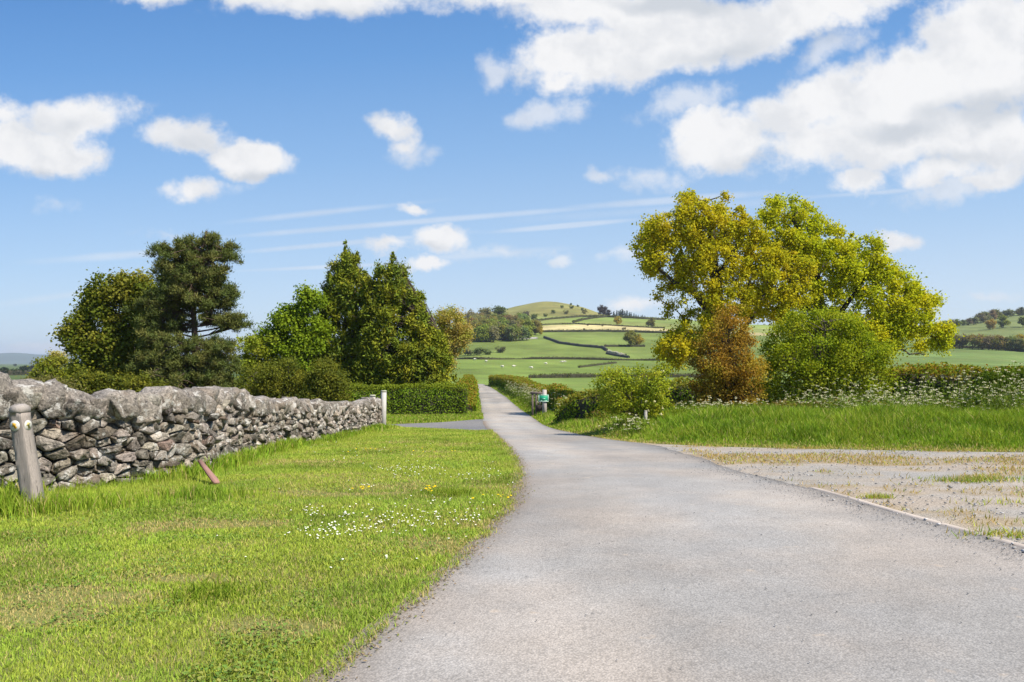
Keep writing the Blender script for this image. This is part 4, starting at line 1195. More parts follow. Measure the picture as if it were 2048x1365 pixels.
def waymark():
    Y = 8.45
    foot = at(72, 1030, Y); foot[2] = gz(foot[0], Y) - .05
    top = at(36, 826, Y)
    root = empty('waymark_post', foot, 'leaning weathered wooden post with two round white waymark discs by the wall', 'post')
    hgt = top[2] - foot[2]; sh = ((top[0] - foot[0]) / hgt, .02)
    mb = MB(); rz = math.radians(-7); w = .15
    n = 26
    ca, sa = math.cos(rz), math.sin(rz)
    rings = []
    for k in range(n):                       # split, grain-worn square section
        z = hgt * k / (n - 1); hw = w / 2 * (1 + .03 * math.sin(z * 5) - .02 * k / n)
        r = []
        for x, y in ((-.97, -1), (-.4, -1.02), (.1, -1.0), (.5, -1.01), (.94, -1), (1, -.94), (1.01, .2), (1, 1), (-1, 1), (-1, -.95)):
            x2, y2 = x * hw + random.uniform(-.003, .003), y * hw + random.uniform(-.003, .003)
            r.append((x2 * ca - y2 * sa + sh[0] * z, x2 * sa + y2 * ca + sh[1] * z, z))
        rings += r
    m = 10
    q = [(a*m + b, a*m + (b+1) % m, (a+1)*m + (b+1) % m, (a+1)*m + b) for a in range(n - 1) for b in range(m)]
    mb.add(rings, q, [(((n-1)*m), (n-1)*m + b, (n-1)*m + b + 1) for b in range(1, m - 1)], col=(.265, .23, .20))
    for k in range(9):
        z0 = random.uniform(.05, .8) * hgt; z1 = z0 + random.uniform(.10, .34); face = k % 2
        u = random.uniform(-.8, .8) * w / 2; t_ = random.uniform(.0012, .0028)
        V = []
        for z, tt in ((z0, .0003), ((z0 + z1) / 2, t_), (z1, .0003)):
            for du in (-tt, tt):
                x, y = (u + du, -w / 2 * 1.035) if face == 0 else (w / 2 * 1.035, u + du)
                V.append((x * ca - y * sa + sh[0] * z, x * sa + y * ca + sh[1] * z, z))
        mb.add(V, [(0, 1, 3, 2), (2, 3, 5, 4)], col=(.07, .058, .05))
    mb.build('post', M_WOOD, root)
    cb = MB()
    o = np.array([sh[0] * hgt, sh[1] * hgt, hgt])
    cv = []
    for zz, k in ((0.003, .92), (.010, 1.0), (.050, .97), (.075, .74), (.092, .36)):
        for x, y in ((-1, -1), (0, -1.04), (1, -1), (1.03, 0), (1, 1), (0, 1), (-1, 1), (-1, 0)):
            x2, y2 = x * w / 2 * k + random.uniform(-.010, .010), y * w / 2 * k + random.uniform(-.010, .010)
            cv.append((o[0] + x2 * ca - y2 * sa, o[1] + x2 * sa + y2 * ca, o[2] + zz + random.uniform(-.004, .004)))
    q = [(a*8 + b, a*8 + (b+1) % 8, (a+1)*8 + (b+1) % 8, (a+1)*8 + b) for a in range(4) for b in range(8)]
    cb.add(cv, q, [(32, 32 + b, 32 + b + 1) for b in range(1, 7)], col=(.30, .265, .235))
    cb.build('cap', M_WOOD, root)
    zc = hgt * .88
    for side, r, ring, arrow, ang in ((0, .056, (.58, .57, .53), (.62, .36, .03), 35), (1, .054, (.50, .49, .43), (.52, .44, .15), 20)):
        nl = (0.0, -1.0) if side == 0 else (1.0, 0.0)
        n = np.array([nl[0] * ca - nl[1] * sa, nl[0] * sa + nl[1] * ca, 0.0])
        along = np.array([ca, sa, 0]) if side == 0 else np.array([-sa, ca, 0])
        c = np.array([sh[0] * zc, sh[1] * zc, zc]) + n * (w / 2 + .001) + along * (-.012 if side == 0 else .0)
        d = MB(); t, b, nn = disc(d, c, n, r, ring)
        dob = d.build('disc', M_PAINT, root)
        ar = MB(); A = math.radians(ang)
        pts = [(0, .040), (-.032, .004), (-.014, .004), (-.014, -.036), (.014, -.036), (.014, .004), (.032, .004)]
        P2 = []
        for zz in (.006, .0085):
            for x, y in pts:
                xr, yr = x * math.cos(A) - y * math.sin(A), x * math.sin(A) + y * math.cos(A)
                P2.append(c - t * xr * .95 + b * yr * .95 + nn * zz)
        k = 7
        ar.add(P2, [(7, 8, 13, 13)][:0] + [(a, (a+1) % k, k + (a+1) % k, k + a) for a in range(k)] + [(k+2, k+3, k+4, k+5)], [(k, k+1, k+6)], col=arrow)
        ar.build('arrow', M_PAINT, dob)
waymark()

def gate_post(label, px, ytop, ybase, Y, w, col, rz=.4, lean=0.0):
    b = at(px, ybase, Y); t = at(px, ytop, Y); g = gz(b[0], Y); zb = min(g, b[2]) - .05
    root = empty('gate_post', (b[0], Y, zb), label, 'post')
    h = t[2] - zb
    mb = MB(); mb.box((0, 0, h / 2), (w, w, h), rz, col, taper=.93, shear=(lean, 0), b=w * .08)
    mb.build('post', M_WOOD, root)
    cb = MB(); cb.box((lean * h, 0, h + .012), (w * 1.1, w * 1.1, .05), rz, (.33, .33, .24), taper=.8, b=.008); cb.build('cap', M_WOOD, root)
gate_post('tall pale timber gate post at the far end of the stone wall', 766, 783, 846, 31.2, .19, (.45, .43, .40), lean=.02)
gate_post('short pale timber post rising from the coping near the wall end', 743, 792, 850, 29.6, .19, (.42, .39, .36), lean=.03)

def sign():
    Y = 45.0; x = at(1087, 800, Y)[0]; g = gz(x, Y); top = at(1087, 780, Y)[2]
    root = empty('green_sign', (x, Y, g), 'small green sign board with a pale border on a short wooden post', 'sign')
    h = top - g
    mb = MB(); mb.box((.06, .10, h / 2), (.25, .16, h), 0, (.42, .37, .34), taper=.95); mb.build('post', M_WOOD, root)
    zc = at(1087, 797, Y)[2] - g
    pw, ph = .58, .40
    pb = MB(); pb.box((0, 0, zc), (pw, .03, ph), 0, (.015, .33, .17), b=.006); panel = pb.build('sign_panel', M_PAINT, root)
    fr = MB()
    for cx_, cz_, sx, sz in ((0, zc + ph / 2 - .022, pw - .02, .034), (0, zc - ph / 2 + .022, pw - .02, .034)):
        fr.box((cx_, -.0175, cz_), (sx, .006, sz), 0, (.50, .66, .55), b=.001)
    for cx_ in (-pw / 2 + .027, pw / 2 - .027):
        fr.box((cx_, -.0178, zc), (.034, .006, ph - .08), 0, (.50, .66, .55), b=.001)
    fr.build('border', M_PAINT, panel)
    mk = MB()                                 # illegible pale marks, as small as they show
    mk.box((.02, -.0176, zc - .02), (.16, .005, .05), 0, (.30, .68, .50), b=.001); mk.box((.10, -.0176, zc - .13), (.20, .005, .035), 0, (.36, .60, .48), b=.001)
    mk.box((-.12, -.0176, zc - .135), (.10, .005, .03), 0, (.36, .60, .48), b=.001)
    mk.build('lettering', M_PAINT, panel)
sign()

def stile():
    Y = 46.0; x = at(1072, 800, Y)[0]; g = gz(x, Y)
    root = empty('timber_stile', (x, Y, g), 'weathered brown timber stile half hidden in flowers beside the green sign', 'stile')
    top = at(1072, 783, Y)[2] - g
    for dx in (-.20, .02, .22):
        mb = MB(); mb.box((dx, 0, top / 2), (.10, .09, top), random.uniform(-.2, .2), (.17, .135, .115), taper=.95); mb.build('upright', M_WOOD, root)
    mb = MB(); mb.box((.05, -.06, top * .93), (.78, .04, .11), 0, (.13, .105, .09)); mb.build('rail', M_WOOD, root)
    mb = MB(); mb.box((.22, -.06, top * .32), (.42, .05, .34), 0, (.05, .04, .032)); mb.build('shade_board', M_WOOD, root)  # near-black board painted as the shade low beside the sign post
stile()

def stump():
    Y = 24.2; b = at(1291, 828, Y); g = gz(b[0], Y)
    root = empty('marker_stake', (b[0], Y, g), 'stubby pale wooden stake at the foot of the blossomed bush', 'stake')
    mb = MB(); h = at(1291, 823, Y)[2] - g
    mb.box((0, 0, h / 2), (.085, .08, h), .3, (.30, .28, .25), taper=.9); mb.build('stake', M_WOOD, root)
    mb = MB(); mb.box((0, 0, h + .01), (.08, .075, .03), .3, (.30, .27, .24), taper=.8, b=.004); mb.build('cut_top', M_WOOD, root)
stump()

def plank():
    a, b = hit(434, 972), hit(398, 962)
    A = np.array([a[0], a[1], gz(*a) + .035]); B = np.array([b[0] , b[1] + .02, gz(*b) + .28])
    d = B - A; L = np.linalg.norm(d); d /= L; s_ = np.cross(d, [0, 0, 1]); s_ /= np.linalg.norm(s_); u = np.cross(s_, d)
    V = []
    for k, w in ((0, .036), (.12, .044), (.6, .034), (1, .024)):
        for x, z in ((-w, -.014), (w, -.014), (w, .014), (-w, .014)): V.append(A + d * L * k + s_ * x + u * z)
    q = [(a_*4 + k, a_*4 + (k+1) % 4, (a_+1)*4 + (k+1) % 4, (a_+1)*4 + k) for a_ in range(3) for k in range(4)] + [(0, 3, 2, 1), (12, 13, 14, 15)]
    mb = MB(); mb.add(np.array(V) - A, q, col=(.29, .16, .125))
    o = mb.build('plank', M_WOOD); o.location = A
    tag(o, 'broken reddish board leaning against the foot of the stone wall', 'board')
plank()
# --- PART3 ---
reseed(4242)
# ------------------------------------------------------------------ grass
def wall_side(X, Y):
    """Signed distance to the wall face line, positive on the lawn side."""
    q = np.linspace(0, WTOT, 260); P_ = WP(q); N_ = WN(q)
    out = np.empty(len(X))
    for a in range(0, len(X), 20000):
        x, y = X[a:a+20000], Y[a:a+20000]
        d = (x[:, None] - P_[None, :, 0]) ** 2 + (y[:, None] - P_[None, :, 1]) ** 2
        k = d.argmin(1)
        out[a:a+20000] = (x - P_[k, 0]) * N_[k, 0] + (y - P_[k, 1]) * N_[k, 1]
    return out

def blades(X, Y, h, w, col, lean=.5, lift=0.0, seg=2, droop=.5):
    n = len(X); Z = ground_z(X, Y) + lift
    a = rng.random(n) * 2 * math.pi
    t = np.stack([np.cos(a), np.sin(a), np.zeros(n)], 1)
    b = rng.random(n) * 2 * math.pi
    ln = np.stack([np.cos(b), np.sin(b), np.zeros(n)], 1) * (lean * rng.random(n) * h)[:, None]
    p = np.stack([X, Y, Z], 1); up = np.array([0, 0, 1.0])
    h_ = h[:, None]; w_ = w[:, None]
    tip = p + up * h_ * (1 - .25 * droop * rng.random((n, 1))) + ln
    if seg == 1:
        v = np.stack([p - t * w_ / 2, p + t * w_ / 2, tip], 1).reshape(-1, 3)
        return v, None, np.arange(3 * n).reshape(-1, 3), np.repeat(col, 3, 0)
    mid = p + up * h_ * .55 + ln * .32
    v = np.stack([p - t * w_ / 2, p + t * w_ / 2, mid + t * w_ * .42, mid - t * w_ * .42, tip], 1).reshape(-1, 3)
    i = np.arange(n)[:, None] * 5
    return v, i + np.array([[0, 1, 2, 3]]), i + np.array([[3, 2, 4]]), np.repeat(col, 5, 0)

def grass_obj(name, label, parts, mat=M_GRASS, cat='grass'):
    V, Q, T, C, n = [], [], [], [], 0
    for v, q, t, c in parts:
        if len(v) == 0: continue
        V.append(v); C.append(c)
        if q is not None: Q.append(q + n)
        T.append(t + n); n += len(v)
    o = mesh_obj(name, mesh_np(name, np.concatenate(V), np.concatenate(Q) if Q else None, np.concatenate(T), np.concatenate(C)), mat)
    return tag(o, label, cat, kind='stuff')

G_LAWN = np.array([(.375, .445, .065), (.305, .395, .052), (.43, .46, .09), (.245, .345, .045)])
G_TAN = np.array([(.52, .43, .18), (.46, .35, .16), (.44, .40, .12)])
G_TALL = np.array([(.21, .32, .03), (.27, .35, .04), (.16, .26, .02), (.34, .37, .06), (.23, .34, .03)])

tan_spots = [(hit(410, 1050), 1.0, .28), (hit(300, 1062), .5, .2), (hit(230, 1195), 1.1, .28), (hit(60, 1235), .6, .3), (hit(700, 990), 1.0, .3), (hit(350, 1160), .8, .16), (hit(640, 925), 1.2, .35), (hit(850, 1090), .7, .5), (hit(560, 1260), .5, .25), (hit(590, 985), .6, .2), (hit(150, 1180), .5, .2)]
def dryness(X, Y):
    d = .5 * sstep(fbm(X / 1.5, Y / 1.3, 51), .58, .80) + .30 * sstep(fbm(X / .35, Y / .35, 57, 3), .45, .8) + .12 * sstep(fbm(X / .09, Y / .09, 58, 2), .5, .8)
    for (cx, cy), rx, ry in tan_spots:
        r = np.sqrt(((X - cx) / rx) ** 2 + ((Y - cy) / ry) ** 2) + (fbm(X * 2.2, Y * 2.2, 63) - .5) * 1.3
        d = np.maximum(d, 1 - sstep(r, .35, 1.05))
    return np.clip(d, 0, 1)
def grass_cols(n, X, Y, pal, dry):
    c = pal_pick(pal, n) * (.82 + .36 * fbm(X / 1.4, Y / 1.0, 83))[:, None]
    lush = fbm(X / .9, Y / .9, 81)[:, None]
    c = c * (1.0 - .28 * sstep(lush, .52, .75)) * np.where(lush > .5, np.array([.90, 1.0, .95]), 1.0)
    k = (rng.random(n) < dry * .85)[:, None]
    return np.where(k, pal_pick(G_TAN, n), c) * (.8 + .4 * rng.random((n, 1)))

def lawn():
    parts = []
    y = 2.4
    while y < 36:
        dy = .25 if y < 10 else .5
        ym = y + dy / 2
        w = .0008 * ym + .0012; h0 = .019 + .0006 * ym
        dens = min(12000, .80 / (w * h0) * (1.1 if ym < 8 else .95))
        x0, x1 = max(-.68 * ym - .6, -12), float(road_l(ym)) + .12
        n = int(dens * (x1 - x0) * dy)
        X = x0 + rng.random(n) * (x1 - x0); Y = y + rng.random(n) * dy
        ed = road_l(Y) - X + .22 * (fbm(X * 4, Y * 3.0, 5) - .5) + .12 * (rng.random(n) - .5) ** 3 * 8 * .5
        k = (ed > .0)
        if ym > 27: k &= Y < np.interp(X, *zip(*sorted((p[0], p[1]) for p in s_bot))) - .02
        X, Y = X[k], Y[k]
        ws = wall_side(X, Y); k = (ws > .03) & (rng.random(len(X)) > .45 * dryness(X, Y))
        X, Y, ws = X[k], Y[k], ws[k]
        n = len(X)
        if n:
            dry = dryness(X, Y)
            edge = np.exp(-(road_l(Y) - X) / .12)
            h = h0 * (.55 + .9 * rng.random(n)) * (1 + .6 * fbm(X / .5, Y / .5, 91)) * (1 - .35 * dry)
            h = h * (1 + .5 * np.exp(-((road_l(Y) - X) / .3)))
            near = np.exp(-(ws / .30) ** 1.5)
            h = h * (1 + near * (1.2 + 3.2 * fbm(X * 1.1, Y * 1.1, 93)))
            c = grass_cols(n, X, Y, G_LAWN, np.clip(dry * (1 - near) + edge * .35, 0, 1))
            c = np.where((near > .35)[:, None], c * .35 + .65 * pal_pick(G_TALL, n), c)
            parts.append(blades(X, Y, h, w * (.7 + .6 * rng.random(n)), c, .95, seg=2 if ym < 9 else 1))
        y += dy
    # taller tufts at the wall foot and round the post
    q = rng.random(16000) * WTOT; off = np.abs(rng.normal(size=16000)) * .16 + .02
    c = WP(q); nn = WN(q); X, Y = c[:, 0] + nn[:, 0] * off, c[:, 1] + nn[:, 1] * off
    k = rng.random(len(X)) < sstep(fbm(q / .55, q * 0, 95), .3, .62)
    X, Y = X[k], Y[k]; n = len(X)
    amp = .5 + .9 * fbm(X * 1.4, Y * 1.4, 99)
    parts.append(blades(X, Y, (.10 + .20 * rng.random(n)) * amp, .006 + .0007 * Y, grass_cols(n, X, Y, G_TALL, np.full(n, .06)), .7))
    px_, py_ = hit(66, 1022)
    for cx, cy, m, s_, hh in ((px_ - .08, py_ - .1, 1700, .26, .34), (px_ - .55, py_ - .15, 1600, .38, .27), (px_ + .5, py_ + .25, 1000, .35, .22), (px_ + 1.4, py_ + .9, 900, .4, .2)):
        X, Y = cx + rng.normal(size=m) * s_, cy + rng.normal(size=m) * s_ * .6
        k = wall_side(X, Y) > .02; X, Y = X[k], Y[k]; n = len(X)
        r = np.hypot(X - cx, Y - cy) / s_
        parts.append(blades(X, Y, hh * (.4 + .7 * rng.random(n)) * np.exp(-.25 * r), np.full(n, .009), grass_cols(n, X, Y, G_TALL, np.full(n, .08)), .6))
    # deep green tufts in the mown turf
    for cx, cy in [hit(415, 1195), hit(900, 990)]:
        m = 420; X, Y = cx + rng.normal(size=m) * .16, cy + rng.normal(size=m) * .14
        k = X < road_l(Y) - .05; X, Y = X[k], Y[k]
        parts.append(blades(X, Y, .05 + .05 * rng.random(len(X)), np.full(len(X), .009), pal_pick(G_TALL, len(X)) * .8, 1.0))
    # clover, plantain and daisy leaves lying flat in the turf
    m = 26000
    Y = 3.2 + 13 * rng.random(m) ** 1.6; X = -.66 * Y + rng.random(m) * (road_l(Y) + .66 * Y)
    k = (wall_side(X, Y) > .1) & (rng.random(m) < sstep(fbm(X / .45, Y / .45, 87), .50, .68)) & (X < road_l(Y) - .04); X, Y = X[k], Y[k]; m = len(X)
    P_ = np.stack([X, Y, ground_z(X, Y) + .012 + .03 * rng.random(m)], 1)
    v, q = leaf_quads(P_, nrm(unit(m) * .45 + np.array([0, 0, 1.])), unit(m), .018 + .02 * rng.random(m), .014 + .008 * rng.random(m))
    parts.append((v, q, np.zeros((0, 3), int), np.repeat(pal_pick([(.15, .26, .05), (.20, .30, .06), (.12, .20, .04), (.30, .30, .08)], m), 4, 0)))
    # dead leaves, moss and crumbs of soil along the ragged edge of the tarmac
    m = 2600; Y = 3.2 + 24 * rng.random(m) ** 1.5; X = road_l(Y) + rng.normal(size=m) * .06 + .01
    P_ = np.stack([X, Y, ground_z(X, Y) + .018 + .01 * rng.random(m)], 1)
    v, q = leaf_quads(P_, nrm(unit(m) * .6 + np.array([0, 0, 1.])), unit(m), .012 + .02 * rng.random(m), .01 + .008 * rng.random(m))
    parts.append((v, q, np.zeros((0, 3), int), np.repeat(pal_pick([(.26, .19, .12), (.17, .13, .09), (.34, .26, .17), (.18, .20, .06)], m), 4, 0)))
    return parts
grass_obj('lawn_grass', 'short mown green lawn with dry tan patches between the stone wall and the lane', lawn())

def verge():
    parts = []
    def region(x0, x1, y0, y1, n, f):
        X = x0 + rng.random(n) * (x1 - x0); Y = y0 + rng.random(n) * (y1 - y0)
        h, k, dry = f(X, Y)
        X, Y, h, dry = X[k], Y[k], h[k], dry[k]
        w = .0008 * Y + .003
        parts.append(blades(X, Y, h, w * (.6 + .8 * rng.random(len(X))), grass_cols(len(X), X, Y, G_TALL, dry), .75, seg=2))
    def f_tall(X, Y):
        d = Y - verge_y(X) + .5 * (fbm(X, Y * .6, 33) - .5)
        edge = X - road_r(Y)
        ramp = sstep(d, .1, 3.0) * sstep(edge, .1, 1.6)
        tus = fbm(X / 1.1, Y / 1.1, 35)
        h = (.05 + (.10 + .50 * tus) * ramp) * (.6 + .6 * rng.random(len(X)))
        dry = np.clip(.75 * (1 - sstep(d, .0, 1.2)) + .55 * np.exp(-((X - 2.7) / .9) ** 2 - ((Y - 25.5) / 3.0) ** 2) + .25 * np.exp(-edge / .3) + .06, 0, 1)
        return h, (d > 0) & (edge > .02) & (Y < 34), dry
    region(1.5, 21.5, 16, 22, 115000, f_tall); region(1.5, 20, 22, 27, 60000, f_tall); region(1.0, 17, 27, 34, 24000, f_tall)
    def f_lane(X, Y):
        e = X - road_r(Y)
        return (.06 + .30 * sstep(e, .05, 1.0)) * (.6 + .7 * rng.random(len(X))), (e > .02) & (e < 3.2), np.full(len(X), .12)
    region(.8, 6, 30, 46, 22000, f_lane); region(-1, 5, 46, 75, 20000, f_lane); region(-5, 3, 75, 150, 12000, f_lane)
    def f_left(X, Y):
        e = road_l(Y) - X
        return (.05 + .16 * sstep(e, .0, .8)) * (.6 + .7 * rng.random(len(X))), (e > .02) & (e < 2.6) & (Y > 44.3), np.full(len(X), .2)
    region(-6, -1, 44, 80, 18000, f_left); region(-11, -3, 80, 150, 8000, f_left)
    def f_bank(X, Y):
        top = np.interp(X, *zip(*sorted((p[0], p[1]) for p in s_top)))
        return (.06 + .10 * sstep(Y - top, 0, 1.5)) * (.6 + .8 * rng.random(len(X))), (Y > top + .04) & (X < road_l(Y) - .02), np.full(len(X), .15)
    region(-13, -1.4, 34, 47.5, 50000, f_bank)
    # thin stubble and weeds over the gravel pull-in
    n = 60000
    X = 3.2 + rng.random(n) * 18; Y = 6.5 + rng.random(n) * 12.5
    k = (X > road_r(Y) + .12) & (Y < verge_y(X) + .4) & (rng.random(n) < dry_mask(X, Y) ** 2 * .9 + .012)
    X, Y = X[k], Y[k]; n = len(X)
    parts.append(blades(X, Y, .025 + .05 * rng.random(n), .005 + .0008 * Y, np.where((rng.random(n) < .80)[:, None], pal_pick(G_TAN, n) * np.array([.9, .8, .7]), pal_pick(G_LAWN, n)), 1.2, lift=.015, seg=1))
    for cx, cy, m, r in [(*hit(1757, 999), 160, .10), (*hit(1975, 962), 500, .45), (*hit(1940, 966), 300, .3), (*hit(2035, 1075), 260, .25), (*hit(2020, 1010), 90, .3)]:
        X, Y = cx + rng.normal(size=m) * r, cy + rng.normal(size=m) * r * .35
        parts.append(blades(X, Y, .03 + .06 * rng.random(m), np.full(m, .014), grass_cols(m, X, Y, G_LAWN, np.full(m, .5)), 1.0, lift=.015, seg=1))
    return parts
grass_obj('verge_grass', 'tall lush grass bank along the verge and lane edges', verge())

# ------------------------------------------------------------------ flowers
def daisies():
    groups = [(620, 1028, 26, 8, 20), (655, 1060, 30, 10, 26), (700, 1035, 40, 14, 18), (760, 1050, 60, 12, 26), (830, 1055, 60, 14, 34), (900, 1030, 60, 16, 34), (870, 1010, 50, 8, 16), (640, 1075, 40, 6, 20), (720, 1068, 40, 8, 16), (800, 940, 45, 7, 42), (860, 940, 40, 6, 24), (930, 955, 40, 6, 22), (980, 945, 12, 4, 7), (820, 957, 20, 3, 8), (990, 892, 20, 4, 10), (940, 1048, 12, 3, 8), (660, 1148, 4, 3, 2), (770, 1125, 6, 2, 4), (440, 1080, 3, 2, 1), (745, 975, 12, 2, 5), (850, 1000, 200, 90, 60), (700, 900, 120, 20, 30)]
    V, Q, T, C, n = [], [], [], [], 0
    seg = 7; a = np.linspace(0, 2 * math.pi, seg, endpoint=False)
    def flower(px, py, r, hgt, petal, eye):
        nonlocal n
        x, y = hit(px, py)
        if x > road_l(y) - .05: return
        z = gz(x, y) + hgt
        t = np.array([random.uniform(-.3, .5), random.uniform(-.6, .1), 1.0]); t /= np.linalg.norm(t)
        u = np.cross(t, [0, 1, 0]); u /= np.linalg.norm(u); w = np.cross(t, u)
        c = np.array([x, y, z])
        rim = c + (np.cos(a)[:, None] * u + np.sin(a)[:, None] * w) * (r * (.85 + .3 * rng.random((seg, 1)))) - t * r * .1
        inn = c + (np.cos(a)[:, None] * u + np.sin(a)[:, None] * w) * r * .36 + t * r * .16
        st = np.array([c - t * r * .2 + [.0015, 0, 0], c - t * r * .2 - [.0015, 0, 0], [x - .0015, y, z - hgt], [x + .0015, y, z - hgt]])
        v = np.concatenate([rim, inn, inn, [c + t * r * .28], st])
        i = np.arange(seg); j = (i + 1) % seg
        Q.append(np.stack([i, j, j + seg, i + seg], 1) + n); Q.append(np.array([[3*seg + 1, 3*seg + 2, 3*seg + 3, 3*seg + 4]]) + n)
        T.append(np.stack([i + 2*seg, j + 2*seg, np.full(seg, 3*seg)], 1) + n)
        C.append(np.concatenate([np.tile(petal, (2*seg, 1)), np.tile(eye, (seg + 1, 1)), np.tile((.1, .16, .03), (4, 1))]))
        V.append(v); n += len(v)
    for gx, gy, sx, sy, k in groups:
        for _ in range(k):
            flower(gx + random.gauss(0, 1) * sx * .8, gy + random.gauss(0, 1) * sy * .8, random.uniform(.0065, .0105), random.uniform(.03, .055), (.85, .85, .82), (.65, .5, .05))
    for _ in range(46):                       # a few buttercups and dandelions
        gx, gy, s = random.choice([(705, 905, 30), (800, 905, 30), (860, 907, 40), (915, 903, 20), (860, 985, 10), (720, 985, 14), (990, 1000, 20), (860, 985, 5)])
        flower(gx + random.gauss(0, 1) * s, gy + random.gauss(0, 1) * 3, random.uniform(.012, .018), .06, (.72, .52, .02), (.7, .45, .01))
    o = mesh_obj('daisies', mesh_np('daisies', np.concatenate(V), np.concatenate(Q), np.concatenate(T), np.concatenate(C)), M_PETAL)
    tag(o, 'scattered white daisies and yellow dandelions in the mown lawn', 'wildflowers', kind='stuff')
daisies()

def parsley():
    V, Q, C, n = [], [], [], 0
    def plant(x, y, h):
        nonlocal n
        if x > 14.0: h *= 1.3
        g = gz(x, y); k = random.randint(2, 6)
        for _ in range(k):
            tx, ty = x + random.gauss(0, .16), y + random.gauss(0, .16); tz = g + h * random.uniform(.35, 1.12)
            s = np.array([[x - .006, y, g], [x + .006, y, g], [tx + .004, ty, tz], [tx - .004, ty, tz]])
            V.append(s); Q.append([[n, n+1, n+2, n+3]]); C.append(np.tile((.12, .17, .03), (4, 1))); n += 4
            m = random.randint(7, 15); R = random.uniform(.03, .07)
            a = rng.random(m) * 6.28; r = np.sqrt(rng.random(m)) * R
            p = np.stack([tx + np.cos(a) * r, ty + np.sin(a) * r, tz + .02 - r * .3 + rng.normal(size=m) * .008], 1)
            nn = nrm(unit(m) * .7 + np.array([0, -.2, .9]))
            v, q = leaf_quads(p, nn, unit(m), .030, .026)
            V.append(v); Q.append(q + n); C.append(np.repeat(np.array([[.62, .60, .42]]) * (.8 + .25 * rng.random((m, 1))), 4, 0)); n += len(v)
        m = 26                                  # ferny leaves
        p = np.stack([x + rng.normal(size=m) * .18, y + rng.normal(size=m) * .18, g + h * (.1 + .65 * rng.random(m))], 1)
        v, q = leaf_quads(p, nrm(unit(m) * .8 + np.array([0, 0, .6])), unit(m), .11, .035)
        V.append(v); Q.append(q + n); C.append(np.repeat(pal_pick([(.12, .19, .02), (.16, .22, .03)], m), 4, 0)); n += len(v)
    def band(fn, k):
        for _ in range(k): plant(*fn())
    band(lambda: ((lambda t: (9.2 + t * 8.0 + random.gauss(0, .3), 26.4 - t * 2.2 + random.gauss(0, .8), random.uniform(.55, 1.1) * (.75 + .5 * math.sin(t * 17) ** 2)))(random.random() ** .8)), 520)   # before the right hedge
    band(lambda: ((lambda y: (float(road_r(y)) + random.uniform(.7, 1.9), y, random.uniform(.9, 1.5)))(random.uniform(50, 100))), 430)    # along the lane
    band(lambda: ((lambda y: (float(road_r(y)) + random.uniform(1.2, 2.6), y, random.uniform(.8, 1.3)))(random.uniform(40, 53))), 90)     # round the stile
    band(lambda: ((1262 - CX) / F * 23.6 + random.gauss(0, .28), 23.6 + random.gauss(0, .2), random.uniform(.45, .62)), 16)
    band(lambda: ((random.uniform(1360, 1520) - CX) / F * 25.5, 25.5 + random.gauss(0, .4), random.uniform(.45, .7)), 46)
    band(lambda: ((random.uniform(1520, 1640) - CX) / F * 26, 26 + random.gauss(0, .4), random.uniform(.4, .6)), 14)
    o = mesh_obj('cow_parsley', mesh_np('cow_parsley', np.concatenate(V), np.concatenate(Q), None, np.concatenate(C)), M_PETAL)
    tag(o, 'frothy white cow parsley flowering along the hedge foot and lane side', 'wildflowers', kind='stuff')
parsley()

# low mixed weeds at the foot of the shrubs
def weeds():
    m = 24000
    X = 1.4 + rng.random(m) * 16; Y = 24.6 + rng.random(m) * 6 + np.clip(8 - X, 0, 9) * .9
    k = (X > road_r(Y) + 1.4) & (rng.random(m) < sstep(fbm(X / 1.3, Y / 1.3, 71), .35, .6)); X, Y = X[k], Y[k]; m = len(X)
    P_ = np.stack([X, Y, ground_z(X, Y) + rng.random(m) ** 1.3 * (.35 + .5 * fbm(X / 1.5, Y / 1.5, 73))], 1)
    v, q = leaf_quads(P_, nrm(unit(m) + np.array([0, 0, .6])), unit(m), .15, .07)
    c = pal_pick([(.15, .19, .02), (.11, .16, .02), (.22, .19, .05), (.17, .12, .04)], m)
    o = mesh_obj('weeds', mesh_np('weeds', v, q, col=np.repeat(c, 4, 0)), M_LEAF)
    tag(o, 'rank green and brown weeds round the foot of the verge shrubs', 'weeds', kind='stuff')
weeds()

